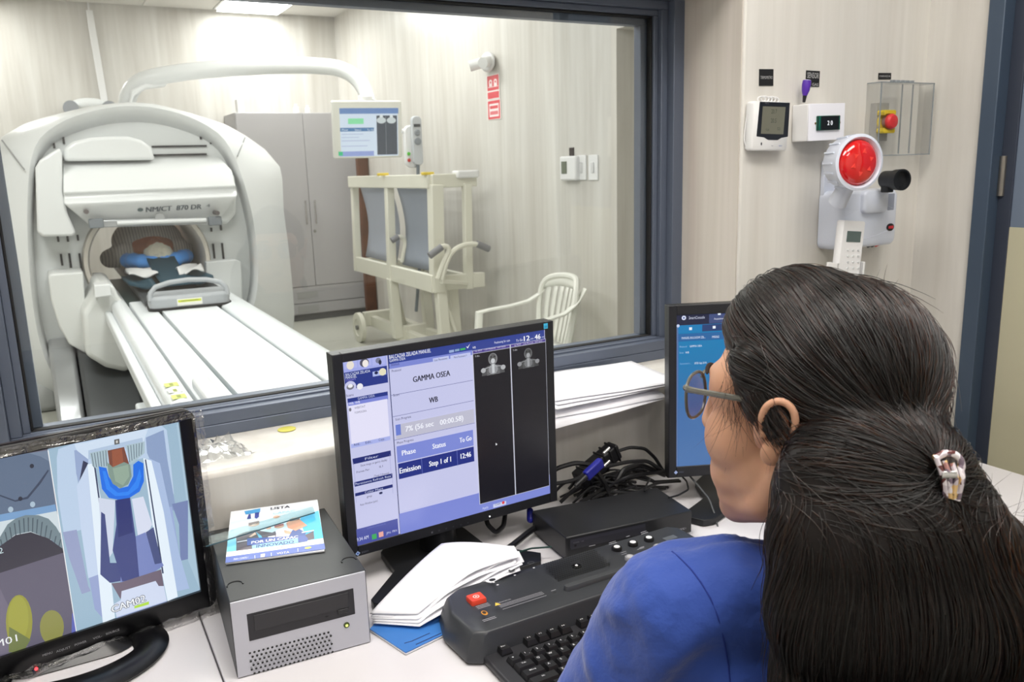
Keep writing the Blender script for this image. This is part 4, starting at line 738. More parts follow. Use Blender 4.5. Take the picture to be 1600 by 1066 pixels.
# right-hand square monitor
xv = Vector((math.cos(R(-22.9)), math.sin(R(-22.9)), 0)); M0 = rotM((0, 0, 0), R(-22.9), R(1.7)); c2 = Vector((.997, 1.191, .812))+M0.col[0].to_3d()*.2+M0.col[2].to_3d()*.17
M, t = square_monitor(c2, R(-22.9), R(1.7), 0, 'square black monitor at the right, half hidden by the head of the operator', bx=(.0155, .018, .019, .022), base=(c2.x-.025*math.cos(R(-22.9))+.012*.389, c2.y+.025*.389+.012*.921, 0))
A = Art(M, (1020, 440, 2.961), y0=.0026); x0, x1, z0, z1 = -.2+.0155, .182, -.17+.022, .151
A.rect(x0, z0, x1, z1, (58, 104, 160)); n = 24
for i in range(n):
    f = i/(n-1); k = max(0, 1-max(0, (f-.12)/.5)); A.rect(x0+.004, z1-.02-(z1-.02-z0)*(i+1)/n, x1, z1-.02-(z1-.02-z0)*i/n, (int(64-60*k), int(108+12*k), int(164+12*k)))
A.rect(x0, z0, x0+.003, z1-.02, (86, 112, 160)); zh = A.L(200, 200)[1]; A.rect(x0, zh, x1, z1, (14, 22, 56)); xt = A.L(262, 160)[0]; A.rect(xt, zh+.001, xt+.05, z1-.001, (56, 72, 120))
xq = A.L(230, 215)[0]; zq = A.L(230, 232)[1]; A.rect(x0+.003, zq, xq, zh-.001, (0, 120, 180)); A.rect(xq, zq, x1, zh-.001, (28, 56, 108)); A.rect(x0+.003, A.L(200, 275)[1], x1, zq-.0025, (30, 96, 156))
A.ee((145, 169), .0043, .0043, (214, 220, 240)); A.ee((145, 169), .0018, .0018, (70, 90, 150)); A.tt('SmartConsole', (205, 167), .0055, (206, 212, 232), w=.031); A.tt('Acquisitions', (309, 172), .0035, (226, 230, 244), w=.021)
for c in ((309, 149), (176, 219), (285, 212)): x, z = A.L(*c); A.rect(x-.0028, z-.0026, x+.0028, z+.0026, (232, 240, 250))
A.ee((118, 206), .003, .003, (200, 210, 236)); A.tt('MANUEL BALCAZAR ZEL...', (190, 260), .0043, (226, 236, 250), w=.047); A.tt('MB262', (292, 256), .0043, (226, 236, 250), w=.014)
A.tt('Protocol', (142, 302), .0034, (150, 190, 226), w=.014); A.tt('GAMMA OSEA', (200, 299), .0036, (230, 240, 250), w=.024); A.tt('Scan', (134, 330), .0034, (150, 190, 226), w=.008); A.tt('WB', (160, 329), .0038, (230, 240, 250), w=.007); A.tt('Scheduled t...', (152, 380), .0034, (130, 176, 220), w=.021); A.tt('2025 Sep 25 8..', (223, 377), .0038, (230, 240, 250), w=.025)
for k in range(5): A.rect(.02, -.02-.02*k, .14, -.014-.02*k, (92, 132, 186))
A.build('screen_image', SCREEN, t)
A2 = Art(M, y0=-.0003); x, z = A2.L(1056, 738.5); A2.P([(x-.004, z), (x, z-.004), (x+.004, z), (x, z+.004)], (170, 190, 240)); A2.text('EIZO', x+.011, z+.0003, .0028, (110, 114, 140), w=.010); A2.build('bezel_marks', PRINT, t)
# ---------------------------------------------------------------- left monitor with its film
M0 = rotM((0, 0, 0), R(9.1), R(1.8)); SBR = Vector((.133, 1.255, .797)); c3 = SBR-M0.col[0].to_3d()*.17+M0.col[2].to_3d()*.1345
M = rotM(c3, R(9.1), R(1.8)); t = thing('camera_monitor', 'glossy black monitor at the left showing two camera views of the patient', 'monitor', M=M)
W, H = .34, .269; mgl = mat('glossy_black', (12, 12, 15), .28)
def rr2(w, h, r, cx=0, cz=0, n=5): return [(x+cx, z+cz) for x, z in rounded(w, h, r, n)]
outer = [Vector((x, 0, z)) for x, z in rr2(W+.046, H+.046, .016, 0, -.0075)]
g = G().rings([[p+Vector((0, 0, 0)) for p in outer], [p+Vector((0, -.003, 0)) for p in outer], [Vector((x, -.005, z)) for x, z in rr2(W+.038, H+.039, .013, 0, -.0075)], [Vector((x, -.005, z)) for x, z in rr2(W, H, .0005)], [Vector((x, .002, z)) for x, z in rr2(W, H, .0005)]], cap=False)
obj('bezel', g, mgl, t, smooth=30)
obj('casing', G().rings([[Vector((x*k, y, z*k-.0075)) for x, z in rr2(W+.046, H+.046, .016)] for k, y in ((1, .006), (1.0, .014), (.985, .022), (.9, .040), (.7, .044))]), mat('casing_brown_black', (44, 38, 40), .3), t)
obj('display_panel', G().box(-W/2-.001, W/2+.001, .0015, .004, -H/2-.001, H/2+.001), m_black, t)
A = Art(M, (0, 640, 2.5025), y0=.0012)
xd_ = (A.L(188, 160)[0]+A.L(300, 870)[0])/2
A.rect(-W/2, -H/2, xd_, H/2, (104, 100, 116)); A.rect(xd_, -H/2, W/2, H/2, (152, 180, 202))
def cp(pts, col):                                          # camera-picture polygons clipped to the display
    P = [A.L(*p) for p in pts]
    for ax_, lim, sg in ((0, W/2, 1), (0, -W/2, -1), (1, H/2, 1), (1, -H/2, -1)):
        Qn = []
        for i, b in enumerate(P):
            a = P[i-1]; ia = (a[ax_]-lim)*sg <= 0; ib = (b[ax_]-lim)*sg <= 0
            if ia != ib: f = (lim-a[ax_])/(b[ax_]-a[ax_]); Qn.append((a[0]+(b[0]-a[0])*f, a[1]+(b[1]-a[1])*f))
            if ib: Qn.append(b)
        P = Qn
        if len(P) < 3: return
    A.P(P, col)
# view 1: mirror-like panel, striped cover, blanket, two yellow ovals
cp([(-360, 560), (245, 540), (215, 360), (190, 160), (-400, 250)], (116, 132, 154)); cp([(-300, 250), (0, 180), (90, 165), (160, 185), (195, 205), (215, 370), (0, 440), (-300, 500)], (96, 112, 136)); cp([(-60, 320), (0, 340), (60, 362), (110, 350), (160, 290), (192, 240), (188, 236), (150, 288), (106, 342), (60, 356), (0, 334), (-60, 312)], (60, 70, 92))
cp([(-300, 480), (0, 412), (217, 372), (222, 398), (0, 440), (-300, 510)], (120, 158, 200)); cp([(-300, 510), (0, 440), (222, 398), (240, 470), (225, 510), (0, 520), (-300, 560)], (206, 218, 224))
for c in ((125, 222), (80, 350)): A.ee(c, .0025, .003, (40, 44, 60))
for c in ((42, 392), (128, 372)): A.ee(c, .003, .004, (170, 190, 206))
stripe = [(-20, 540), (0, 500), (30, 450), (60, 428), (100, 414), (150, 414), (190, 428), (220, 460), (243, 500), (245, 545), (200, 510), (120, 478), (60, 490), (10, 530)]; cp(stripe, (116, 134, 142))
for k in range(14):
    f = k/13; x0_, y0_ = (0+235*f, 500-86*math.sin(math.pi*min(1, f*1.05))**.8); cp([(x0_, y0_+10), (x0_+5, y0_+8), (x0_*.88+18, y0_+64), (x0_*.88+14, y0_+66)], (78, 92, 102))
cp([(-300, 700), (-60, 570), (0, 535), (60, 492), (120, 480), (190, 505), (245, 545), (250, 560), (0, 640), (-300, 720)], (56, 54, 66)); cp([(-300, 720), (0, 640), (250, 560), (298, 870), (0, 975), (-300, 1050)], (98, 94, 112))
cp([(0, 700), (110, 930), (60, 945), (0, 960)], (112, 106, 124)); cp([(282, 800), (290, 790), (300, 868), (280, 874)], (96, 104, 180))
def oval(cx, cy, rx, ry, col):
    cp([(cx+rx*math.cos(2*math.pi*k/24), cy+ry*math.sin(2*math.pi*k/24)*(1 if math.sin(2*math.pi*k/24) < 0 else 1.1)) for k in range(24)], col)
oval(75, 830, 52, 105, (150, 150, 62)); oval(72, 815, 40, 85, (160, 160, 66)); oval(203, 850, 47, 65, (140, 140, 76)); cp([(36, 850), (120, 900), (90, 950), (34, 950)], (110, 120, 70))
x, z = A.L(0, 914); A.text('CAM01', x+.020, z, .010, (236, 238, 240), w=.052, al='R'); x, z = A.L(0, 553); A.text('2', x+.001, z, .008, (200, 220, 226)); cp([(186, 160), (190, 159), (302, 868), (297, 870)], (236, 238, 240))
# view 2: scanner from above
cp([(190, 160), (700, 40), (712, 180), (760, 420), (782, 705), (300, 868)], (156, 184, 204)); cp([(700, 45), (690, 60), (735, 400), (735, 590), (782, 705), (782, 700), (712, 150)], (170, 196, 214))
cp([(222, 190), (228, 155), (300, 130), (560, 70), (630, 62), (652, 80), (665, 180), (680, 330), (640, 360), (600, 200), (560, 190), (380, 230), (300, 250), (310, 330), (320, 470), (250, 490), (225, 330)], (186, 206, 230)); cp([(570, 110), (640, 80), (655, 200), (690, 400), (640, 380), (600, 230), (575, 170)], (140, 160, 196)); cp([(290, 160), (345, 150), (345, 240), (310, 300), (298, 250)], (150, 168, 204)); cp([(325, 200), (345, 210), (330, 280), (305, 310)], (50, 56, 84))
cp([(245, 480), (300, 470), (345, 690), (355, 710), (320, 722), (270, 580)], (150, 160, 196)); cp([(672, 370), (735, 355), (735, 585), (705, 592), (700, 450)], (120, 134, 178)); cp([(600, 390), (672, 380), (700, 560), (690, 690), (660, 700)], (156, 172, 214)); cp([(345, 480), (400, 460), (420, 620), (400, 815), (370, 780), (345, 640)], (150, 164, 206)); cp([(300, 300), (345, 210), (385, 500), (400, 640), (345, 660), (318, 480)], (196, 212, 236)); cp([(580, 190), (625, 210), (700, 560), (740, 700), (650, 720)], (170, 190, 224))
cp([(342, 215), (368, 210), (400, 380), (438, 700), (450, 815), (402, 835), (375, 560)], (226, 238, 248)); cp([(560, 190), (592, 200), (640, 400), (695, 732), (655, 750), (600, 480)], (228, 240, 250)); cp([(366, 215), (372, 214), (430, 640), (424, 642)], (60, 70, 100)); cp([(566, 196), (571, 195), (640, 640), (634, 642)], (60, 70, 100))
cp([(385, 345), (450, 355), (440, 560), (400, 620), (395, 480)], (206, 214, 232)); cp([(395, 400), (410, 410), (430, 600), (470, 600), (475, 670), (430, 678), (392, 645)], (64, 74, 128)); cp([(515, 350), (560, 340), (595, 450), (570, 500), (550, 560)], (214, 220, 238)); cp([(520, 500), (568, 480), (640, 610), (560, 665), (470, 675), (480, 560)], (120, 134, 190)); cp([(570, 480), (600, 460), (632, 600), (605, 605)], (74, 84, 130)); cp([(450, 355), (508, 340), (530, 500), (545, 665), (478, 672), (440, 550), (455, 450)], (60, 70, 128)); cp([(455, 355), (505, 342), (520, 480), (462, 500)], (40, 50, 112))
cp([(435, 680), (475, 675), (630, 625), (640, 690), (470, 740)], (112, 100, 116)); cp([(475, 710), (608, 670), (620, 690), (640, 690), (652, 748), (455, 812), (446, 760), (472, 745)], (208, 218, 240)); cp([(455, 812), (652, 748), (655, 758), (458, 824)], (160, 176, 214)); cp([(525, 768), (582, 750), (582, 762), (525, 778)], (178, 220, 70))
cp([(290, 135), (330, 130), (580, 70), (560, 130), (345, 195), (300, 160)], (206, 222, 240)); cp([(345, 160), (556, 110), (560, 132), (345, 195)], (176, 196, 220)); cp([(446, 118), (466, 114), (467, 134), (447, 138)], (90, 90, 90)); cp([(452, 122), (460, 120), (461, 130), (453, 132)], (200, 200, 196))
cp([(350, 170), (420, 155), (425, 260), (360, 220)], (168, 190, 200)); cp([(490, 140), (565, 125), (565, 170), (510, 215)], (170, 192, 202))
for k in range(6): cp([(498+k*11, 142-k*2.5), (501+k*11, 141-k*2.5), (508+k*9, 205-k*6), (505+k*9, 206-k*6)], (104, 120, 132)); cp([(356+k*11, 172-k*2.5), (359+k*11, 171-k*2.5), (368+k*10, 225-k*1), (365+k*10, 226-k*1)], (104, 120, 132))
cp([(385, 222), (415, 228), (425, 262), (440, 285), (465, 308), (500, 300), (520, 260), (520, 215), (540, 200), (560, 210), (562, 280), (545, 320), (505, 345), (460, 352), (425, 345), (398, 310)], (30, 110, 226)); cp([(400, 240), (412, 240), (430, 300), (460, 325), (500, 320), (530, 280), (545, 230), (552, 260), (540, 305), (500, 335), (450, 338), (415, 310)], (46, 132, 240))
cp([(420, 160), (484, 146), (500, 200), (512, 240), (430, 245)], (122, 72, 58)); cp([(436, 160), (476, 152), (482, 210), (440, 225)], (150, 86, 62)); cp([(418, 205), (440, 225), (484, 205), (508, 215), (514, 260), (500, 292), (470, 308), (440, 290), (424, 255)], (128, 150, 140)); cp([(440, 230), (500, 215), (505, 260), (480, 296), (450, 280)], (146, 168, 152))
x, z = A.L(502, 758); [A.text('CAM02', x+a_, z+b_, .0105, (30, 34, 44), w=.046, rot=R(2), bold=.02) for a_, b_ in ((-.0007, 0), (.0007, 0), (0, .0007), (0, -.0007))]; A.text('CAM02', x, z, .0105, (236, 240, 246), w=.046, rot=R(2), bold=.02)
A.build('screen_image', SCREEN, t)
A2 = Art(M, (0, 640, 2.5025), y0=-.0052)
for s, c in (('MENU', (183, 950)), ('ADJUST', (245, 932)), ('POWER', (312, 908)), ('VOL-', (378, 885)), ('SOURCE', (437, 864))): A2.tt(s, c, .0032, (150, 150, 156), w=.003*len(s))
A2.build('button_labels', PRINT, t); x, z = A2.L(139, 1008); obj('power_light', G().ell((x, -.0055, z), .0022), mat('red_led', (255, 60, 60), .4, emit=((255, 50, 60), 4)), t)
# stand
Wi = M.inverted(); bc3 = Vector((-.045, 1.214, 0)); n = 48; g = G(); rings_ = []
for rx, ry, z in ((.076, .042, .001), (.122, .100, .001), (.124, .102, .005), (.112, .088, .012), (.086, .052, .012), (.076, .042, .001)):
    rings_.append([Wi @ Vector((bc3.x+rx*math.cos(2*math.pi*k/n), bc3.y+ry*math.sin(2*math.pi*k/n), ZD+z)) for k in range(n)])
obj('stand_base', g.rings(rings_, cap=False), mgl, t, smooth=50)
q = [Wi @ Vector(p) for p in ((bc3.x-.03, bc3.y+.035, ZD+.006), (bc3.x-.03, bc3.y+.035, ZD+.12))]
obj('stand_neck', G().rings([[Wi @ Vector((bc3.x+.0+a*k, bc3.y+.042+b*k, ZD+z)) for a, b in rounded(.09, .05, .02)] for k, z in ((1.9, .002), (1.5, .010), (1.0, .022), (.8, .12))]), mgl, t)
# crinkled protective film
film = clearmat('crinkled_film', (.96, .96, .97), 1.5, .12, bump=(22, .9), extra=.16)
def band(x0, x1, z0, z1, name='film', nx=26, nz=5, amp=.002):
    rn = random.Random(int(abs(x0)*1e4+abs(z1)*1e3)); off = {}
    def fn(u, v):
        k = (round(u*nx), round(v*nz))
        if k not in off: off[k] = (rn.uniform(-amp, amp), rn.uniform(-.001, .001))
        return (x0+(x1-x0)*u, -.0085+off[k][0], z0+(z1-z0)*v+off[k][1]*2)
    return obj(name, G().grid(fn, nx, nz), film, ft, smooth=180)
ft = thing('protective_film', 'crinkled clear plastic film wrapped around the glossy black left monitor', 'plastic film', M=M)
band(-W/2-.02, W/2+.034, H/2+.001, H/2+.013); band(-W/2-.02, W/2+.022, -H/2-.043, -H/2-.026, amp=.004); band(W/2+.017, W/2+.034, H/2-.075, H/2+.006, nx=6, nz=8); band(W/2+.010, W/2+.030, -H/2-.045, H/2-.07, nx=5, nz=24, amp=.0015)
# ---------------------------------------------------------------- things on the ledge
mp = mat('paper', (240, 240, 246), .6)
def sheet(name, lab, cx, cy, z, w, h, rz, droop=0, group=None, m=None):
    ca, sa = math.cos(rz), math.sin(rz)
    def fn(u, v):
        lx, ly = (u-.5)*w, (v-.5)*h; x, y = cx+lx*ca-ly*sa, cy+lx*sa+ly*ca; dz = 0
        if y < YW: dz = -droop*(YW-y)**1.5*2
        return (x-cx, y-cy, dz+.0006*math.sin(u*9+v*4))
    o = obj(name, G().grid(fn, 12, 12), m or mp, None, solid=.0006); o.location = (cx, cy, z); return tag(o, lab, 'paper', group)
for k, (cx, cy, w, h, rz, lab) in enumerate([(.90, 1.372, .297, .21, 4, 'lowest white sheet of the paper pile on the window ledge, overhanging furthest'), (.915, 1.385, .297, .21, -1, 'second white sheet from the bottom of the pile on the window ledge'), (.945, 1.392, .297, .21, 2, 'middle white sheet of the paper pile on the window ledge'), (.965, 1.395, .297, .21, -3, 'second white sheet from the top of the pile on the window ledge'), (.975, 1.402, .297, .21, -6, 'topmost white sheet of the paper pile on the window ledge')]):
    sheet('paper_sheet', lab, cx, cy, ZL+.002+.0035*k, w, h, R(rz), .5 if k < 2 else 0, 'papers on the window ledge')
bg = pt(345, 705, Z=ZL+.005); rn = random.Random(5); off = {}
def bagf(u, v):
    k = (round(u*16), round(v*12))
    if k not in off: off[k] = (rn.uniform(-.003, .003), rn.uniform(-.003, .003), abs(rn.gauss(0, .007))*(1 if .05 < u < .95 and .05 < v < .95 else .2))
    a = off[k]; return ((u-.5)*.115+a[0]-.02*(v), (v-.5)*.10+a[1], a[2]+.003+.010*math.sin(u*7+v*5)**2*math.sin(math.pi*u)*math.sin(math.pi*v))
o = obj('plastic_bag', G().grid(bagf, 16, 12), clearmat('bag_plastic', (.88, .89, .90), 1.5, .12, extra=.16), smooth=20); o.location = (bg.x-.01, bg.y, ZL+.002); tag(o, 'crumpled clear plastic bag on the ledge right of the left monitor', 'plastic bag')
sk = pt(448, 671, Z=ZL+.001); o = obj('sticker_ring', G().lathe([(.007, 0), (.0165, 0), (.0165, .0008), (.007, .0008)], n=24), mat('yellow_sticker', (206, 200, 90), .5)); o.location = sk; tag(o, 'small yellow round sticker on the window ledge', 'sticker')
# ---------------------------------------------------------------- black unit behind the console
FLu, FRu, BRu, BLu = pt(884.4, 840.4, Z=.802), pt(1081.3, 798.2, Z=.802), pt(1025.7, 761.3, Z=.802), pt(831, 798, Z=.802)
xx = (FRu-FLu).normalized(); M = frameM(FLu, xx, (0, 0, 1)); t = thing('interface_unit', 'flat black electronic unit lying between the square monitors behind the console', 'electronic unit', M=M)
P = [M.inverted() @ p for p in (FLu, FRu, BRu, BLu)]; hb = .042
obj('case', G().prism([Vector((p.x, p.y, 0)) for p in P], (0, 0, -hb)), mat('unit_black', (34, 35, 38), .38, bump=(300, .1, .0004)), t, bevel=.0025)
A = Art(M, (860, 760, 6.154), y0=-.0004); A.rr((190, 515), (912, 440), (58, 58, 68)); A.rr((196, 545), (915, 452), (50, 50, 58)); x, z = A.L(240, 570); A.rect(x-.002, z-.002, x+.002, z+.002, (16, 16, 20)); x, z = A.L(1255, 412); A.text('SX-120 R2 1', x, z, .0035, (206, 206, 214), w=.020); x, z = A.L(270, 535); A.text('POWER   USB', x, z, .002, (120, 120, 130), w=.02); x, z = A.L(400, 570); A.rect(x-.006, z-.0005, x+.006, z+.0005, (200, 200, 206))
A.build('front_marks', PRINT, t)
# ---------------------------------------------------------------- console with buttons
ZC = .80; mcs = mat('console_black', (56, 58, 62), .36, bump=(500, .12, .0004)); co3 = Vector((.44, .98, ZD))
t = thing('scanner_console', 'black scanner control console with red button and round speaker grille', 'control console', co3)
top = [(.440, .925), (.455, .915), (.865, .915), (.880, .925), (.880, 1.03), (.868, 1.042), (.47, 1.042), (.45, 1.03), (.436, .985)]
g = G().rings([[Vector((.65+(x-.65)*k, .98+(y-.98)*ky, z))-co3 for x, y in top] for k, ky, z in ((1.07, 1.06, ZD+.001), (1.09, 1.10, ZD+.006), (1.075, 1.06, ZD+.02), (1.03, 1.02, ZC-.004), (1.0, 1.0, ZC))])
obj('housing', g, mcs, t, bevel=.002, smooth=50)
Mc = frameM(co3+Vector((0, 0, ZC-ZD)), (1, 0, 0), (0, 1, 0))      # local x right, z back, -y up
A = Art(Mc, (680, 740, 3.27), y0=-.0004)
q = [A.L(*p) for p in ((548, 488), (790, 398), (905, 455), (630, 562))]; cx_, cz_ = A.L(722, 475); wq, hq = .098, .050
nx, ny = 25, 13
for j in range(ny):
    for i in range(nx):
        x = cx_-wq/2+wq*(i+(.5 if j % 2 else 0))/(nx-1); z = cz_-hq/2+hq*j/(ny-1)
        if (x-cx_)**2+(z-cz_)**2 < .0075**2 or x > cx_+wq/2 or z > .050: continue
        A.ell(x, z, .0017, .0015, (3, 3, 4), 8)
tx = (170, 170, 176)
for (x_, y_, n_) in ((240, 700, 3), (275, 770, 2)):
    for k in range(n_): x, z = A.L(x_, y_); A.rect(x-.010, z-.0035*k-.0005, x+.010, z-.0035*k+.0005, tx)
x, z = A.L(253, 742); A.ell(x, z, .0042, .0065, (206, 140, 40)); A.ell(x, z+.001, .0028, .004, (60, 46, 30))
x, z = A.L(317, 697); A.P([(x-.0045, z-.003), (x+.0045, z-.003), (x, z+.005)], (236, 196, 80)); A.tt('Advertencia', (352, 681), .003, tx, w=.022)
x0, z0 = A.L(318, 706); 
for k in range(5): A.rect(x0+.002, z0-.0032*k-.0004, x0+.074-.012*(k == 3), z0-.0032*k+.0004, tx) if k != 3 else None
for c in ((300, 585), (408, 548), (505, 510), (320, 598)):
    x, z = A.L(*c); A.ell(x, z, .002, .0016, (220, 220, 224))
for c in ((293, 572), (392, 522), (490, 484)): x, z = A.L(*c); A.ell(x, z, .0055, .0042, (90, 92, 98)); A.ell(x, z, .0045, .0033, (34, 35, 38))
for c, w_ in (((905, 378), .014), ((908, 385), .016), ((985, 348), .008), ((1065, 325), .012), ((1070, 332), .014), ((962, 430), .010), ((965, 440), .010), ((1055, 405), .010), ((1050, 412), .014), ((605, 628), .008)): x, z = A.L(*c); A.rect(x-w_/2, z-.0006, x+w_/2, z+.0006, tx)
x, z = A.L(612, 640); A.rect(x-.003, z-.001, x+.003, z+.001, (10, 10, 12))
A.build('lettering', PRINT, t, kind='stuff')
def cw(px, py, dz=0): x, z = A.L(px, py); return Vector((x, z, ZC-ZD+dz))
c = cw(210, 652); obj('red_button', G().rings([[c+Vector((x*k, y*k, z)) for x, y in rounded(.024, .022, .002, 2)] for k, z in ((1, -.002), (1, .005), (.93, .007))]), mat('red_key', (222, 74, 52), .35), t)
A3 = Art(Mc, y0=-.0073); A3.crop = (680, 740, 3.27); x, z = c.x, c.y; A3.ell(x, z, .0048, .0048, (244, 228, 224)); A3.ell(x, z, .0036, .0036, (222, 74, 52)); A3.P([(x-.0022, z-.0015), (x+.0022, z-.0015), (x, z+.0024)], (244, 228, 224)); A3.build('button_symbol', PRINT, t)
a, b = cw(680, 592), cw(975, 500); b.y = a.y; g = G(); r_ = .0065
obj('talk_bar', g.rings([[Vector((a.x+(b.x-a.x)*(.5+.5*math.copysign(1, math.cos(q))*1)+math.cos(q)*r_*k, a.y+math.sin(q)*r_*k, a.z+z)) for q in [2*math.pi*(i+.5)/24 for i in range(24)]] for k, z in ((1.1, -.001), (1, .004), (.75, .0065))]), mat('talk_bar_grey', (64, 66, 70), .3), t)
c = cw(722, 475); obj('grille_badge', G().lathe([(.008, 0), (.008, .001), (.0062, .0018), (.0001, .0018)], c), mat('badge_black', (20, 20, 22), .25), t); obj('badge_symbol', G().lathe([(.0028, 0), (.0001, .0024)], c+Vector((0, 0, .0016))), mat('symbol_white', (226, 226, 230), .5), t)
for q, m_ in (((928, 390), 0), ((1010, 366), 0), ((1092, 342), 0), ((995, 440), 1), ((1140, 385), 1)):
    c = cw(*q); b_ = obj('round_button', G().lathe([(.0085, -.001), (.0085, .004), (.0075, .0055), (.0001, .0055)], c), mat('button_dark', (22, 22, 24), .3) if not m_ else mat('button_light', (150, 150, 154), .4), t)
    obj('button_face', G().lathe([(.0052, 0), (.005, .0006), (.0001, .0008)], c+Vector((0, 0, .0054))), MATS['symbol_white'] if not m_ else mat('face_grey', (186, 186, 190), .4), b_)
c = cw(1200, 330); obj('name_plate', G().box(c.x-.012, c.x+.012, c.y-.006, c.y+.006, c.z-.001, c.z+.0006), mat('plate_grey', (130, 134, 138), .3, metal=.6), t)
# ---------------------------------------------------------------- keyboard
mk = mat('keyboard_black', (42, 42, 46), .45); mkey = mat('key_black', (26, 26, 29), .38); kz = .768; ko = Vector((.68, .845, ZD))
t = thing('keyboard', 'black keyboard with white legends in front of the console', 'keyboard', ko)
x0, x1, y0, y1 = .442, .905, .755, .934
P = [(x0+.02 if 0 else x0, y0), (x1, y0), (x1, y1), (x0+.012, y1), (x0, y1-.012)]
obj('body', G().prism([Vector((x, y, ZD+.002))-ko for x, y in P], (0, 0, kz-ZD-.002)), mk, t, bevel=.004, seg=3)
e = pt(788, 1010, Z=.777); n1 = pt(803, 1027, Z=.777); U = .019
kme = {}
LEG = Art(frameM(ko, (1, 0, 0), (0, 1, 0)), y0=-(kz+.0085-ZD)-.0002, d=-.000005)
def key(cx, cy, w, s='', s2=''):
    kw = round(w, 2)
    if kw not in kme:
        g = G(); a = kw*U/2-.0008; b = U/2-.0008
        g.rings([[Vector((x, y, z)) for x, y in ((-a*k, -b*k+d), (a*k, -b*k+d), (a*k, b*k+d), (-a*k, b*k+d))] for k, z, d in ((1, -.001, 0), (.98, .002, 0), (max(.70, 1-.0024/a), .008, .0008))])
        for i, v in enumerate(g.v[-4:]): v.x = math.copysign(a-.0024, v.x); v.y = math.copysign(b-.0026, v.y-.0008)+.0008
        o = obj('key', g, mkey, t, smooth=0); kme[kw] = o.data; o.modifiers.clear()
    else:
        o = bpy.data.objects.new('key', kme[kw]); COL.objects.link(o); o.parent = t
    o.location = Vector((cx, cy, kz))-ko
    lx, ly = cx-ko.x-(kw*U/2-.0045)*(.5), cy-ko.y+.0018
    if s: LEG.text(s, lx if len(s) == 1 else cx-ko.x-.001, ly, .0036 if len(s) == 1 else .0024, (226, 226, 230), w=None if len(s) == 1 else .0022*len(s), al='C', bold=.012)
    if s2: LEG.text(s2, lx+.005, ly-.005, .003, (206, 206, 210))
ey = e.y; key(e.x, ey, 1, 'Esc')
for k in range(12):
    f = [.0405, .0595, .0785, .0975, .129, .148, .167, .186, .2155, .2345, .2535, .2725][k]; key(e.x+f, ey, 1, 'F%d' % (k+1))
yr = n1.y if n1.y < ey-.018 else ey-.022
xn = e.x
rows = [(0, [(1, c_) for c_ in 'o1234567890?!']+[(2, 'Bk')]), (1, [(1.5, 'Tab')]+[(1, c_) for c_ in 'QWERTYUIOP+*']+[(1.5, 'J')]), (2, [(1.75, 'Bloq')]+[(1, c_) for c_ in 'ASDFGHJKL-{']+[(2.25, 'Intro')]), (3, [(2.25, 'Sh')]+[(1, c_) for c_ in 'ZXCVBNM;:_']+[(2.75, 'Sh')]), (4, [(1.25, 'Ctrl'), (1.25, ''), (1.25, 'Alt'), (6.25, ''), (1.25, 'Alt'), (1.25, ''), (1.25, ''), (1.25, 'Ctrl')])]
for r_, ks in rows:
    x = xn-U/2
    for w_, c_ in ks: key(x+w_*U/2, yr-U*r_, w_, c_, '"' if (r_ == 0 and c_ in '1234567890') else ''); x += w_*U
for r_, ks in ((-.99, [(0, 'Imp'), (1, ''), (2, '')]), (0, [(0, 'Ins'), (1, ''), (2, '')]), (1, [(0, 'Sup'), (1, 'Fin'), (2, '')]), (3, [(1, '')]), (4, [(0, ''), (1, ''), (2, '')])):
    for c_, s_ in ks: key(xn+15.4*U+c_*U, yr-U*r_ if r_ > -.9 else ey, 1, s_)
for r_ in range(5):
    for c_ in range(3): key(xn+18.7*U+c_*U, yr-U*r_, 1, str((7+c_-3*(r_-1)) if 1 <= r_ <= 3 else ''))
LEG.build('key_legends', PRINT, t, kind='stuff')
A = Art(frameM(ko, (1, 0, 0), (0, 1, 0)), y0=-(kz-ZD)-.0001)
ln = (196, 184, 170)
for a, b in ((.503, .580), (.595, .672), (.69, .76)):
    A.rect(a-ko.x, ey+.0145-ko.y, b-ko.x, ey+.0148-ko.y, ln); 
    for k in range(4): xk = a+.0095+.019*k-ko.x; A.rect(xk-.007, ey+.0115-ko.y, xk+.006, ey+.0121-ko.y, tx); A.rect(xk-.006, ey+.0132-ko.y, xk+.004, ey+.0137-ko.y, tx)
A.build('printed_strip', PRINT, t)
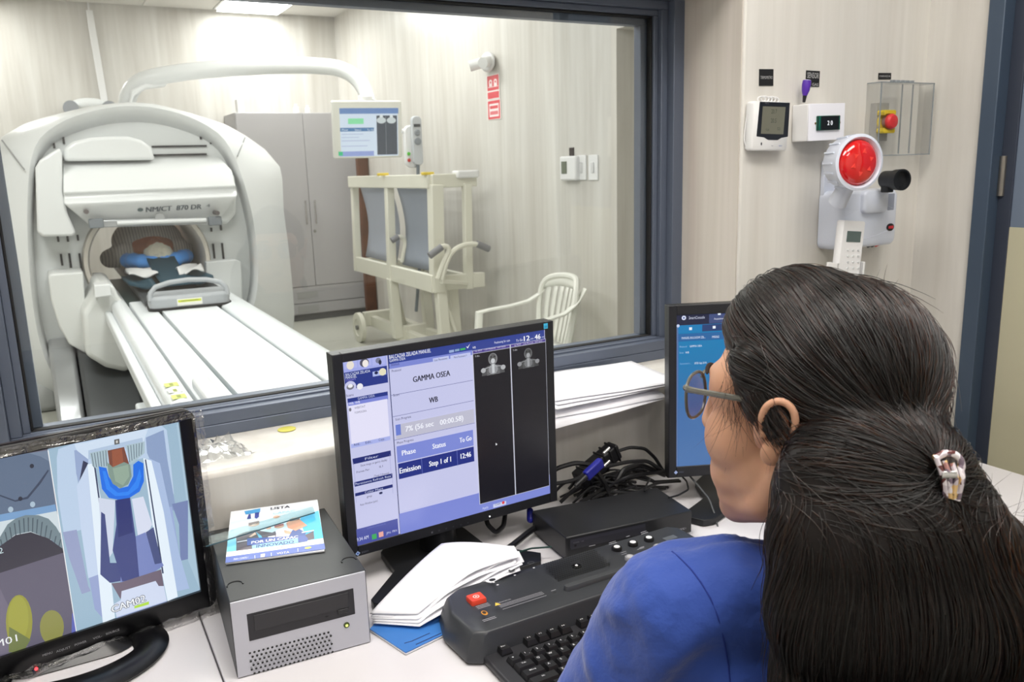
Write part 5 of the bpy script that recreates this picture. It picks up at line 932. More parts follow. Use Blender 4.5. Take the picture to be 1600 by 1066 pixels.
# ---------------------------------------------------------------- folded papers and blue booklet
Aw, Bw, Cw, Dw, Ew = pt(580, 972, Z=.763), pt(652, 978, Z=.763), pt(806, 890, Z=.806), pt(800, 872, Z=.812), pt(690, 884, Z=.775)
rn = random.Random(3)
labs = ['bottom sheet of the folded paper pile leaning on the console', 'second sheet from the bottom of the folded pile on the console', 'third sheet from the bottom of the folded pile on the console', 'middle sheet of the folded pile leaning on the console', 'third sheet from the top of the folded pile on the console', 'second sheet from the top of the folded pile on the console', 'top sheet of the folded paper pile leaning on the console']
nS = len(labs)
for k in range(nS):
    ph = rn.uniform(0, 6); e1 = rn.uniform(-.012, .012); e2 = rn.uniform(-.006, .006); kk = k/(nS-1)
    def fn(u, v):
        top_ = (Aw.lerp(Ew, u/.5) if u < .5 else Ew.lerp(Dw, (u-.5)/.5)); bot = Bw.lerp(Cw, u); p = bot.lerp(top_, v)
        front_ = (1-v)**1.5; fan = math.sin(math.pi*min(1, u*.9+.1))
        h = .0022*k+.0050*kk*u+(.012+.010*kk)*math.sin(math.pi*min(1, u*1.02))*(.25+.75*v**.7)+.0030*kk*front_*fan
        wob = .0022*math.sin(u*7+ph)*front_+.0010*math.sin(u*15+ph*2)*front_
        return (p.x+e1*u+.014*kk*(1-v)*.3, p.y+e2+.013*kk*(1-v)*fan-.004*(1-kk), p.z+h+wob)
    o = obj('folded_sheet', G().grid(fn, 26, 14), mp, solid=.0006); tag(o, labs[k], 'paper', 'folded papers by the console')
q = [pt(x, y, Z=ZD+.004) for x, y in ((578, 984), (634, 1021), (698, 990), (700, 965), (668, 948), (600, 958))]
t = thing('booklet', 'blue printed booklet under the folded papers, left of the console', 'booklet', q[0])
obj('pages', G().prism([p-q[0]-Vector((0, 0, .0025)) for p in q], (0, 0, .002)), mp, t); obj('cover', G().prism([(p-q[0])*1.0 for p in q], (0, 0, .0012)), mat('booklet_blue', (62, 122, 196), .4), t)
A = Art(frameM(q[0]+Vector((0, 0, .0013)), (1, 0, 0), (0, 1, 0)))
for a, b in (((632, 1006), (646, 1002)), ((645, 1002), (672, 990)), ((650, 1008), (690, 990))): x0, z0 = A.L(*a); x1, z1 = A.L(*b); A.P([(x0, z0), (x1, z1), (x1, z1+.002), (x0, z0+.002)], (34, 60, 110))
A.build('printed_lines', PRINT, t)
# ---------------------------------------------------------------- cables and adapters behind
mcab = mat('cable_black', (20, 20, 23), .42); rn = random.Random(11)
def cable(pts, r=.0035, lab='', m=None, n=36, name='cable', group='cables behind the monitors'):
    p = smoothp(resamp([Vector(q) for q in pts], n), 3); o = obj(name, G().tube(p, r, 8), m or mcab); return tag(o, lab, 'cable', group)
Q = lambda x, y, Y: pt(x, y, Y=Y)
cable([Q(850, 745, 1.27), Q(872, 731, 1.26), Q(900, 723, 1.25), Q(925, 727, 1.24), Q(945, 756, 1.23), Q(955, 775, 1.24)], .0048, 'thick black cable arching from behind the middle monitor down to the pile')
cable([Q(962, 706, 1.30), Q(985, 699, 1.29), Q(1008, 701, 1.28), Q(1024, 716, 1.27), Q(1036, 736, 1.26), Q(1045, 745, 1.26)], .0036, 'black cable in the highest arch right of the adapter')
cable([Q(860, 757, 1.25), Q(895, 752, 1.24), Q(935, 732, 1.225), Q(980, 722, 1.23), Q(1012, 720, 1.24), Q(1040, 740, 1.25)], .0040, 'long black cable crossing in front of the adapters')
cable([Q(960, 760, 1.24), Q(975, 733, 1.25), Q(1000, 726, 1.25), Q(1022, 735, 1.25), Q(1038, 742, 1.26)], .0055, 'thick black cable curling beside the right monitor')
cable([Q(1016, 748, 1.22), Q(1010, 758, 1.20), Q(1007, 768, 1.17)], .0018, 'thin black lead dropping to the flat black unit')
cable([Q(1063, 742, 1.22), Q(1073, 752, 1.19), Q(1076, 765, 1.15), Q(1060, 774, 1.13), Q(1045, 778, 1.12)], .0018, 'thin black lead curling under the right monitor')
cable([Q(1076, 742, 1.20), Q(1095, 764, 1.15), Q(1108, 780, 1.12), Q(1117, 805, 1.09), Q(1123, 830, 1.06)], .0019, 'thin grey lead hanging over the base of the right monitor', mat('cable_grey', (84, 86, 88), .45))
cable([Q(757, 800, 1.27), Q(762, 820, 1.25), Q(775, 833, 1.24), Q(787, 822, 1.24), Q(790, 795, 1.26)], .0045, 'black cable loop hanging under the middle monitor')
cable([Q(772, 872, 1.14), Q(800, 853, 1.17), Q(826, 832, 1.20), Q(850, 815, 1.24)], .0055, 'thick dark cable running from the middle monitor stand to the black unit')
cable([Q(795, 868, 1.13), Q(830, 857, 1.14), Q(862, 855, 1.12)], .0016, 'thin dark green lead beside the black unit', mat('lead_green', (30, 60, 56), .5))
for k in range(26):
    a = Vector((rn.uniform(.80, .90), rn.uniform(1.23, 1.31), ZD+rn.uniform(.006, .035))); b = Vector((rn.uniform(.93, 1.06), rn.uniform(1.22, 1.31), ZD+rn.uniform(.006, .05)))
    mid = [a.lerp(b, f)+Vector((rn.uniform(-.02, .02), rn.uniform(-.02, .02), rn.uniform(0, .03))) for f in (.25, .5, .75)]
    for p in [a, b]+mid: p.y = min(p.y, 1.318)
    cable([a]+mid+[b], rn.choice((.0022, .003, .0038)), 'black cable of the tangled heap between the square monitors', n=24, group='tangled cable heap')
a, b = Q(903, 752, 1.28), Q(962, 702, 1.29)
t = thing('cable_adapter', 'black ribbed adapter plug propped up in the cable heap', 'adapter', a); d = b-a; g = G().bar(Vector((0, 0, 0)), d, .030, .034); obj('body', g, mcab, t, bevel=.004)
for f in (.15, .3, .6, .75, .9): obj('rib', G().bar(d*f, d*(f+.03), .034, .038), mcab, t, bevel=.001)
a, b = Q(915, 745, 1.215), Q(946, 716, 1.225); t = thing('video_connector', 'bright blue video connector in the cable heap', 'connector', a); d = b-a; mb_ = mat('connector_blue', (30, 34, 140), .35)
obj('shell', G().bar(Vector((0, 0, 0)), d*.8, .013, .020), mb_, t, bevel=.003); obj('screw', G().cyl(d*.9+Vector((0, 0, .013)), d*1.2+Vector((0, 0, .013)), .003), m_chrome, t); obj('screw', G().cyl(d*.9-Vector((0, 0, .013)), d*1.2-Vector((0, 0, .013)), .003), m_chrome, t); obj('strain_relief', G().cyl(d*0, d*-.5, .006, .004), mcab, t)
o = obj('plug', G().capsule(Q(828, 798, 1.24), Q(829, 812, 1.23), .006, .007), mb_); tag(o, 'small blue plug just behind the flat black unit', 'connector')
# ============================================================ WALL DEVICES
def wallM(q, Y):
    P = [pt(*p, Y=Y) for p in q]; c = sum(P, Vector())/4; x = ((P[1]-P[0])+(P[2]-P[3])).normalized(); z = Vector((0, -1, 0)).cross(x)*-1; z = x.cross(Vector((0, 1, 0)))
    M = frameM(c, x, z if z.z > 0 else -z); return M, ((P[1]-P[0]).length+(P[2]-P[3]).length)/2, ((P[0]-P[3]).length+(P[1]-P[2]).length)/2
mlab = mat('label_black', (28, 28, 30), .5)
for q, ss, lab in (([(1187, 108), (1209, 108), (1208, 134), (1186, 134)], [('TERMOMETRO', 0, .006)], 'black wall label above the thermometer'), ([(1260, 110), (1281, 111), (1280, 136), (1259, 135)], [('SENSOR', .007, .012), ('DE GAS', -.012, .006)], 'black wall label reading SENSOR above the white sensor box'), ([(1373, 114), (1393, 114), (1392, 124), (1373, 124)], [('PARADA', 0, .004)], 'small black wall label above the clear emergency stop cover')):
    M, W, H = wallM(q, YW-.0015); t = thing('wall_label', lab, 'label', M=M); obj('plate', G().box(-W/2, W/2, 0, .0012, -H/2, H/2), mlab, t, smooth=0); A = Art(M, y0=-.0002)
    for s_, z, h_ in ss: A.text(s_, 0, z, h_, (190, 190, 190), w=W*.86)
    A.build('lettering', PRINT, t)
M, W, H = wallM([(1179.9, 158), (1234.4, 159.7), (1228.5, 235.5), (1172.7, 235.5)], 1.312); t = thing('thermometer', 'white digital thermometer with black-framed display and coiled lead', 'thermometer', M=M)
obj('body', G().rings([[Vector((x*k, y, z*k)) for x, z in rounded(W, H, .006)] for k, y in ((.97, .0), (1, .002), (1, .018), (.96, .0225))]), m_white, t, smooth=50)
A = Art(M, (1140, 80, 6.27), y0=-.0003); k_ = (24, 27, 34)
A.pp([(295, 495), (590, 505), (570, 838), (505, 850), (470, 872), (375, 870), (335, 845), (262, 835)], k_); A.pp([(325, 540), (548, 548), (525, 815), (305, 808)], (112, 112, 98))
for s_, c, h_, w_ in (('20.7', (435, 590), .009, .016), ('20.5', (430, 680), .009, .016), ('53', (480, 760), .006, .008), ('12:30', (370, 770), .004, .009)): A.tt(s_, c, h_, (52, 58, 52), w=w_)
x, z = A.L(310, 908); A.ell(x, z, .002, .0032, (50, 54, 60)); A.tt('MIN', (415, 928), .002, (120, 124, 140), w=.005); A.tt('OFFICE', (495, 928), .0026, (70, 110, 190), w=.009); A.tt('HTC-2', (365, 510), .0024, (150, 150, 156), w=.010)
A.build('display_print', PRINT, t)
for k in range(5): obj('lead_coil', G().tube([(-.018+.012*k+.011*math.cos(a), .012+.002*k % 3, H/2+.005+.006*math.sin(a)+.001*(k % 2)) for a in [2*math.pi*i/16 for i in range(16)]], .0016, 6, close=True), m_white, t)
obj('lead', G().tube(smoothp([Vector(p) for p in ((-W/2+.004, .018, H/2-.005), (-W/2-.002, .02, H/4), (-W/2-.002, .02, -H/6), (-W/2-.006, .02, -H/3), (-W/2-.003, .02, -H/2+.008), (-W/2+.01, .019, -H/2+.004))], 2), .0013, 6), m_white, t)
M, W, H = wallM([(1264.4, 162), (1320.7, 161), (1318.6, 218), (1263.6, 221)], 1.288); t = thing('sensor_box', 'white sensor box with small green and black digital readout', 'sensor', M=M)
obj('enclosure', G().box(-W/2, W/2, .004, .047, -H/2, H/2), m_white, t, bevel=.002); obj('cover', G().box(-W/2, W/2, 0, .0035, -H/2, H/2), mat('cover_white', (240, 240, 248), .3), t, bevel=.001)
A = Art(M, (1140, 80, 6.27), y0=-.0042); p0, p1 = A.L(848, 635), A.L(1068, 770); obj('readout', G().box(p0[0], p1[0], -.004, 0, p1[1], p0[1]), mat('readout_green', (10, 92, 72), .25, coat=.6), t, bevel=.0012)
x0, x1, zc = p0[0], p1[0], (p0[1]+p1[1])/2; A.rect(x0+.0105, p1[1]+.001, x1-.005, p0[1]-.001, (12, 16, 18)); A.rect(x0, p1[1], x0+.0025, p0[1], (12, 16, 18)); A.build('readout_face', PRINT, t)
A = Art(M, y0=-.0046); A.text('2 0', (x0+.0105+x1-.005)/2, zc, .0095, (250, 252, 255), w=.016, bold=.02); A.build('digits', SCREEN, t)
for x in (x0-.002, x1+.002): obj('screw', G().cyl((x, -.0012, zc), (x, 0, zc), .0022), mat('brass', (150, 120, 84), .35, metal=.8), t)
bt = pt(1256, 160, Y=1.312); tp_ = pt(1261, 126, Y=1.312); t = thing('purple_plug', 'purple plug with white tip standing above the sensor box', 'plug', bt); d = tp_-bt
obj('strain_relief', G().cyl((0, 0, 0), d*.35, .0030, .0048), m_black, t); obj('grip', G().lathe([(.0046, 0), (.0085, .012), (.0095, .024), (.0088, .032)], d*.3, d, n=16), mat('purple_plastic', (84, 44, 160), .35), t); obj('tip', G().cyl(d*.88, d*1.02, .0078), m_white, t)
# clear cover with emergency stop
bl = pt(1351, 215, Y=YW-.002); X0 = pt(1351, 190, Y=YW).x; Yf = pt(1374, 190, X=X0).y; X1 = pt(1457, 180, Y=Yf).x; Z1 = pt(1374, 127, Y=Yf).z; Z0 = pt(1374, 244, Y=Yf).z; cc = Vector(((X0+X1)/2, YW, (Z0+Z1)/2))
t = thing('emergency_stop', 'clear plastic cover over a yellow and red emergency stop button', 'emergency stop', cc); acr = clearmat('clear_cover', (.975, .98, .98), 1.5, .04, extra=.03); edg = mat('acrylic_edge', (150, 158, 164), .2, alpha=.75)
def cb2(name, x0, x1, y0, y1, z0, z1, m, b=0): return obj(name, G().box(x0-cc.x, x1-cc.x, y0-cc.y, y1-cc.y, z0-cc.z, z1-cc.z), m, t, bevel=b, smooth=0)
th = .002; Yb_ = YW-.001
cb2('front_pane', X0, X1, Yf, Yf+th, Z0, Z1, acr); cb2('side_pane', X0, X0+th, Yf+th, Yb_, Z0, Z1, acr); cb2('side_pane', X1-th, X1, Yf+th, Yb_, Z0, Z1, acr); cb2('top_pane', X0+th, X1-th, Yf+th, Yb_, Z1-th, Z1, acr); cb2('bottom_pane', X0+th, X1-th, Yf+th, Yb_, Z0, Z0+th, acr)
g = G(); e_ = .0022
for x in (X0, X1-e_): 
    for z in (Z0, Z1-e_): g.box(x, x+e_, Yf-.0005, Yb_, z, z+e_)
    g.box(x, x+e_, Yf-.0005, Yf-.0005+e_, Z0, Z1)
for z in (Z0, Z1-e_): g.box(X0, X1, Yf-.0005, Yf-.0005+e_, z, z+e_)
g.v = [v-cc for v in g.v]; obj('edges', g, edg, t, smooth=0)
for f in (.42, .62): x = X0+(X1-X0)*f; cb2('inner_divider', x, x+.0016, Yf+.004, Yf+.007, Z0+.004, Z1-.004, edg)
for k in range(5): cb2('hinge_knuckle', X0+.035+.017*k, X0+.045+.017*k, Yf-.001, Yf+.005, Z1, Z1+.004, edg)
ex = pt(1392, 190, Y=1.30); cb2('back_box', ex.x-.028, ex.x+.014, 1.318, YW-.001, ex.z-.043, ex.z+.043, mat('box_grey', (168, 166, 162), .5))
yb = mat('signal_yellow', (232, 204, 44), .4); g = G(); ec = Vector((ex.x-.006, 1.318, ex.z))-cc
for s in (1, -1): obj('yellow_guard', G().rings([[ec+Vector((x, y, s*(.022-z))) for x, z in ((-.021, 0), (-.018, -.004), (.018, -.004), (.021, 0), (.019, .008), (.010, .0045), (-.010, .0045), (-.019, .008))] for y in (0, -.020)]), yb, t, bevel=.001)
obj('yellow_base', G().cyl(ec, ec+Vector((0, -.006, 0)), .019, n=28), yb, t); obj('button_stem', G().cyl(ec, ec+Vector((0, -.022, 0)), .012), mat('stem_grey', (150, 130, 130), .4), t)
obj('red_button', G().lathe([(.010, .016), (.0165, .019), (.0175, .026), (.014, .031), (.0001, .0335)], ec, (0, -1, 0)), mat('stop_red', (206, 52, 56), .35), t)
# emergency lamp with siren
bX0 = pt(1277, 380, Y=YW-.002).x; Yq = 1.276; bX1 = pt(1404, 340, Y=Yq).x; bZ1 = pt(1340, 298, Y=Yq).z; bZ0 = pt(1290, 392, Y=Yq).z-.004; c0 = Vector(((bX0+bX1)/2, YW, (bZ0+bZ1)/2)); W, H = bX1-bX0, bZ1-bZ0
mlw = mat('lamp_white', (216, 222, 236), .3, coat=.3); t = thing('emergency_lamp', 'white emergency lamp unit with big round red lens on the wall', 'emergency lamp', c0)
obj('body', G().rings([[Vector((x*k, y, z*k-(.0 if k == 1 else 0))) for x, z in rounded(W, H, .016)] for k, y in ((1, -.002), (1, -.040), (.97, -.052), (.92, -.058), (.88, -.060))]), mlw, t, smooth=60)
g = G().tube(smoothp([Vector((x, -.059, z)) for x, z in ((-W*.42, .012), (-W*.2, .02), (0, .042), (.1*W, .044), (.25*W, .032), (.42*W, .018))], 2), .0016, 6); obj('ridge', g, mlw, t)
obj('ridge', G().tube(smoothp([Vector((x, -.059, z)) for x, z in ((-W*.3, -.045), (0, -.048), (.2*W, -.040), (.32*W, -.028), (.42*W, -.024))], 2), .0016, 6), mlw, t)
obj('raised_block', G().rings([[Vector((x+.008, y, z+H*.30)) for x, z in rounded(.085*k, .052*k, .012)] for k, y in ((1, -.05), (1, -.066), (.9, -.071))]), mlw, t, smooth=60)
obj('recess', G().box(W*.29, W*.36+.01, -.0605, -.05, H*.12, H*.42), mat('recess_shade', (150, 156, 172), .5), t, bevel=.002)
ov = pt(1391, 355, Y=1.2155+.0)-c0; ov = Vector((pt(1391, 355, Y=YW-.061).x-c0.x, -.060, pt(1391, 355, Y=YW-.061).z-c0.z))
obj('badge', G().rings([[ov+Vector((.0125*k*math.cos(a), -y, .0088*k*math.sin(a))) for a in [2*math.pi*i/28 for i in range(28)]] for k, y in ((1, 0), (1, .002), (.9, .0028))]), mat('badge_dark', (34, 28, 34), .3), t)
A = Art(frameM(c0+ov+Vector((0, -.003, 0)), (1, 0, 0), (0, 0, 1))); A.rect(-.0085, -.003, .0085, .003, (224, 52, 64)); A.text('OPALUX', 0, 0, .0034, (120, 20, 30), w=.013); A.build('badge_lettering', PRINT, t)
def headu(px, py, Y, r, L, ax):
    f = pt(px, py, Y=Y)-c0; return f, Vector(ax).normalized()
f, ax = headu(1341, 254, 1.19, 0, 0, (-.22, -.97, .0)); r_ = .0585
obj('lamp_housing', G().lathe([(.030, -.062), (.046, -.055), (.052, -.045), (.056, -.012), (r_, 0), (r_, .004), (r_-.006, .006), (r_-.011, .0), (r_-.012, -.008)], f, ax, n=40, cap=False), mlw, t, smooth=45)
obj('housing_back', G().lathe([(.031, -.061), (.0001, -.063)], f, ax, n=30, cap=False), mlw, t)
obj('red_lens', G().lathe([(.0475, -.004), (.044, .005), (.034, .011), (.018, .0145), (.0001, .0155)], f, ax, n=36), mat('red_lens', (206, 20, 22), .08, coat=1, emit=((255, 30, 20), .04)), t)
x_, y_, z_ = basis(ax)
for k in range(6):
    a = R(60*k+20); q = f+x_*.022*math.cos(a)+y_*.022*math.sin(a)+ax*.0125; obj('lens_facet', G().rings([[q+x_*s*math.cos(b+a)*.007+y_*s*math.sin(b+a)*.007+ax*h_ for b in (0, 2.09, 4.19)] for s, h_ in ((1, 0), (.8, .0022))]), mat('facet_red', (240, 70, 60), .15), t, smooth=0)
for k in range(16):
    a = 2*math.pi*k/16; q = f+(x_*math.cos(a)+y_*math.sin(a))*.0545-ax*.028; obj('rib', G().bar(q-ax*.016, q+ax*.018+(x_*math.cos(a)+y_*math.sin(a))*.0025, .0035, .003, up=(x_*math.cos(a)+y_*math.sin(a))), mlw, t)
lo = f-ax*.03+Vector((0, 0, -.055)); obj('swivel_neck', G().cyl(lo+Vector((0, .0, .012)), lo+Vector((.008, .03, -.030)), .017, .020), mlw, t)
bq = pt(1292, 283, Y=1.325)-c0; obj('wall_bracket', G().box(bq.x-.010, bq.x+.06, -.012, -.001, bZ1-c0.z-.01, bq.z+.045), mlw, t, bevel=.002)
f2, ax2 = headu(1409, 281, 1.205, 0, 0, (-.22, -.97, .0)); 
obj('siren', G().lathe([(.012, -.055), (.0195, -.052), (.020, -.02), (.0225, -.018), (.0235, 0), (.0235, .002), (.020, .002), (.017, -.008), (.0001, -.010)], f2, ax2, n=32), m_black, t, smooth=45)
obj('siren_foot', G().box(f2.x-.004, f2.x+.016, .03+f2.y, .05+f2.y, bZ1-c0.z-.006, f2.z-.012), m_black, t, bevel=.002)
for k, c_ in enumerate(((40, 44, 50), (60, 66, 60), (220, 60, 60))): obj('socket', G().cyl((W*.18+.014*k, -.03, -H/2-.001), (W*.18+.014*k, -.04, -H/2+.004), .004), mat('socket_%s' % ['a', 'b', 'c'][k], c_, .4), t)
# remote control in its holder
M, W, H = wallM([(1315, 346), (1347.8, 345), (1346.6, 441), (1311, 438)], 1.244); t = thing('remote_control', 'white remote control standing in its wall holder', 'remote control', M=M)
obj('body', G().rings([[Vector((x*k, y, z)) for x, z in rounded(W, H, .006)] for k, y in ((.95, 0), (1, .003), (1, .016), (.94, .019))]), mat('remote_white', (238, 238, 240), .35), t, smooth=50)
A = Art(M, (1260, 200, 4.444), y0=-.0006); p0, p1 = A.L(285, 715), A.L(372, 795); obj('display', G().box(p0[0], p1[0], -.0008, .001, p1[1], p0[1]), mat('remote_lcd', (84, 102, 104), .15, coat=.5), t, bevel=.0005)
for r_ in range(5):
    for c_ in range(3): x, z = A.L(288+36*c_-(3 if r_ > 2 else 0)*(c_ == 0), 848+42*r_); obj('button', G().rings([[Vector((x+a*k, y, z+b*k)) for a, b in rounded(.0066, .0046, .002, 2)] for k, y in ((1, .001), (1, -.001), (.8, -.0016))]), mat('remote_button', (214, 216, 218), .4), t)
M2, W2_, H2_ = wallM([(1307, 412), (1350, 410), (1350, 470), (1307, 474)], 1.238); t = thing('remote_holder', 'white wall holder gripping the lower end of the remote control', 'holder', M=M2)
obj('cup', G().box(-W2_/2, W2_/2, .028, .031, -H2_/2, H2_/2).box(-W2_/2, -W2_/2+.002, .0, .028, -H2_/2, H2_/2).box(W2_/2-.002, W2_/2, .0, .028, -H2_/2, H2_/2).box(-W2_/2, W2_/2, 0, .028, -H2_/2, -H2_/2+.002).box(-W2_/2, -W2_/2+.006, 0, .002, -H2_/2, H2_/2).box(W2_/2-.006, W2_/2, 0, .002, -H2_/2, H2_/2).box(-W2_/2, W2_/2, 0, .002, -H2_/2, -H2_/2+.012), m_white, t, bevel=.0006); obj('wall_arm', G().box(-.012, .012, .031, YW-1.238, -H2_/2, H2_/4), m_white, t, bevel=.001)
# ============================================================ THE OPERATOR
DE = .74; EAR = pt(1215, 668, D=DE); az = R(-18); pr = R(3)
hr = Vector((math.cos(az), -math.sin(az), 0)); hf0 = Vector((math.sin(az), math.cos(az), 0)); hf = hf0*math.cos(pr)-Vector((0, 0, 1))*math.sin(pr); hz = Vector((0, 0, 1))*math.cos(pr)+hf0*math.sin(pr)
HC = EAR+hr*.073
def hp(a, b, c): return HC+hr*a+hf*b+hz*c
HM = Matrix((hr, hf, hz)).transposed()
SLj, SRj = pt(1050, 952, D=.835), pt(1520, 970, D=.86)
rt = (SRj-SLj); rt.z = 0; rt.normalize(); ft_ = Vector((-rt.y, rt.x, 0)); UP = Vector((0, 0, 1)); TM = Matrix((rt, ft_, UP)).transposed()
mid = (SLj+SRj)/2; NB = hp(0, -.035, -.165); NB = NB.lerp(Vector((mid.x, mid.y, NB.z)), .35)
CH = mid+Vector((0, 0, -.13))+ft_*.01; WA = Vector((CH.x, CH.y, .70)); HI = Vector((CH.x-ft_.x*.02, CH.y-ft_.y*.02, .53))
EL, ER = pt(925, 1235, D=.95), SRj+Vector((.07, -.05, -.25)); HL, HR_ = Vector((.660, .815, .800)), Vector((.83, .66, .655))
EL.z = max(EL.z, .775)
base = Vector((HI.x, HI.y, 0))
t = thing('person', 'woman in a blue scrub top with glasses and long dark hair, seated at the desk', 'person', base)
def BV(g): g.v = [v-base for v in g.v]; return g
skin = mat('skin', (206, 158, 130), .5, var=(30, .06), bump=(350, .08, .0005)); skin.node_tree.nodes['Principled BSDF'].inputs['Subsurface Weight'].default_value = .12; skin.node_tree.nodes['Principled BSDF'].inputs['Subsurface Scale'].default_value = .01
g = G(); E_ = lambda c, rx, ry, rz: g.ell(hp(*c), rx, ry, rz, HM, 24, 16)
E_((0, -.018, .042), .074, .094, .084); E_((0, .030, .010), .064, .064, .085); E_((0, .035, -.045), .052, .052, .062)
for s in (-1, 1):
    E_((s*.040, .050, -.026), .033, .040, .040); E_((s*.044, .025, -.055), .026, .045, .040); E_((s*.030, .056, -.062), .032, .034, .036); E_((s*.034, .050, .022), .034, .036, .040); E_((s*.030, .050, -.085), .028, .034, .026)
    g.chain([hp(s*.060, -.002, -.045), hp(s*.054, .022, -.082), hp(s*.026, .066, -.102), hp(0, .078, -.106)], [.018, .019, .019, .019], 14)
    E_((s*.026, .078, .036), .022, .012, .010); E_((s*.020, .088, -.062), .016, .008, .008)
E_((0, .074, -.100), .022, .020, .020); g.chain([hp(0, .090, .020), hp(0, .103, -.012), hp(0, .106, -.026)], [.009, .011, .013], 12)
for s in (-1, 1): E_((s*.013, .098, -.028), .008, .010, .008)
E_((0, .086, -.060), .024, .010, .014)
E_((0, .020, -.088), .046, .055, .028)
g.chain([hp(0, -.018, -.04), hp(0, -.028, -.11), NB+Vector((0, 0, .01)), CH+Vector((0, 0, .09))], [.056, .054, .060, .09], 24)
def ear(s):
    g = G(); c = hp(s*.081, -.002, 0); out = (hr*s*.96-hf*.26).normalized(); up = (hz*.97-hf*.16).normalized(); side = up.cross(out).normalized()
    if side.dot(hf) < 0: side = -side
    P = lambda a, b, o=0: c+(side*a+up*b+out*o)*.93
    M3 = Matrix((side, out, up)).transposed()
    g.ell(P(-.002, .004, -.003), .0150, .0030, .0265, M3, 20, 14)
    rim = [P(.012, -.004, .002), P(.014, .010, .006), P(.011, .024, .008), P(.002, .032, .008), P(-.009, .0315, .009), P(-.0165, .023, .010), P(-.0185, .010, .010), P(-.016, -.004, .008), P(-.011, -.015, .005), P(-.004, -.020, .003)]
    g.tube(smoothp(resamp(rim, 30), 2), [.0028]*4+[.0036]*18+[.003]*8, 10); g.tube(smoothp(resamp([P(.005, .024, .002), P(-.006, .019, .005), P(-.0105, .007, .006), P(-.008, -.006, .005), P(.001, -.012, .004)], 16), 1), .0030, 8)
    g.ell(P(.000, -.0235, .002), .0105, .0048, .0125, M3, 16, 12); g.ell(P(.0105, -.006, .002), .0045, .004, .0065, M3)
    g.chain([P(.006, .012, -.012), P(.006, -.012, -.012)], [.011, .010], 12); g.ell(P(.012, 0, -.010), .010, .012, .024, M3, 14, 10)
    g.v = [v-base for v in g.v]; return obj('ear', g, skin, t, voxel=.0013, sm=3)
ear(-1); ear(1)
g.ell(CH, .145, .095, .17, TM, 24, 16); g.ell(WA, .13, .10, .16, TM, 24, 14); g.ell(HI, .165, .12, .12, TM, 24, 14)
for sj, s in ((SLj, -1), (SRj, 1)): g.chain([NB+Vector((0, 0, -.03)), sj+Vector((0, 0, -.012))], [.058, .052], 18)
g.chain([SLj, EL], [.050, .040]); g.chain([SRj, ER], [.050, .040])
def hand(W_, fr, s):                                        # forearm end fr -> wrist W_; palm and five curled fingers on the keys
    d = (W_-fr); d.z = 0; d.normalize(); sd = Vector((d.y, -d.x, 0))*s   # sd points to the thumb side for s
    g.chain([fr, W_+Vector((0, 0, .004))], [.038, .025], 16); pc = W_+d*.045+Vector((0, 0, .006)); g.ell(pc, .040, .046, .015, Matrix((sd, d, UP)).transposed(), 16, 10)
    for i, (o, L) in enumerate(((.027, .066), (.009, .074), (-.010, .070), (-.028, .056))):
        k = W_+d*.082+sd*o+Vector((0, 0, .008)); g.chain([k-d*.02, k, k+d*L*.42+Vector((0, 0, .006)), k+d*L*.75+Vector((0, 0, -.008)), k+d*L*.92+Vector((0, 0, -.020))], [.0095, .0095, .0085, .0078, .0070], 10)
    k = W_+d*.022+sd*.030; g.chain([k, k+d*.028+sd*.020, k+d*.052+sd*.024+Vector((0, 0, -.010))], [.012, .010, .0085], 10)
hand(HL, EL, 1); hand(HR_, ER, -1) 
for s in (-1, 1):
    k = HI+rt*s*.10+ft_*.40+Vector((0, 0, -.01)); f_ = k+ft_*.02; f_.z = .07; g.chain([HI+rt*s*.085, k, f_+Vector((0, 0, .0))], [.085, .062, .042], 18); g.chain([f_, f_+ft_*.12+Vector((0, 0, -.03))], [.036, .026], 12)
body = obj('body', BV(g), skin, t, voxel=.0042, sm=3)
# blue scrub top
cl_ = mat('scrub_blue', (42, 74, 160), .75, sheen=.25, bump=(22, .5, .012)); g = G()
g.ell(CH, .17, .118, .18, TM, 28, 18); g.ell(WA+Vector((0, 0, .0)), .158, .125, .18, TM, 28, 16); g.ell(HI+Vector((0, 0, .03)), .18, .135, .10, TM, 24, 12)
tl = pt(1185, 852, D=.79)
g.chain([NB+Vector((0, 0, -.050)), SLj.lerp(NB, .45)+Vector((0, 0, -.012)), SLj], [.068, .064, .066], 24); g.chain([NB+Vector((0, 0, -.050)), SRj.lerp(NB, .45)+Vector((0, 0, -.012)), SRj], [.068, .064, .066], 24)
g.chain([SLj, SLj.lerp(EL, .5)+Vector((0, 0, .004)), SLj.lerp(EL, .93)], [.067, .063, .060], 24); g.chain([SRj, SRj.lerp(ER, .8)], [.067, .060], 24)
g.ell(SLj.lerp(CH, .45), .09, .09, .10, TM)
top_ = obj('scrub_top', BV(g), cl_, t, voxel=.006, sm=6)
tx_ = bpy.data.textures.new('folds', 'CLOUDS'); tx_.noise_scale = .09; q = top_.modifiers.new('folds', 'DISPLACE'); q.texture = tx_; q.strength = .018; q.mid_level = .5
tx2 = bpy.data.textures.new('creases', 'WOOD'); tx2.wood_type = 'BANDNOISE'; tx2.noise_scale = .10; tx2.turbulence = 14; q = top_.modifiers.new('creases', 'DISPLACE'); q.texture = tx2; q.strength = .006
g = G(); g.ell(HI+Vector((0, 0, -.02)), .175, .132, .12, TM, 24, 12)
for s in (-1, 1):
    k = HI+rt*s*.10+ft_*.40+Vector((0, 0, -.01)); f_ = k+ft_*.02; f_.z = .10; g.chain([HI+rt*s*.088, k, f_], [.094, .072, .060], 18)
obj('trousers', BV(g), mat('trouser_blue', (30, 48, 120), .8), t, voxel=.012, sm=4)
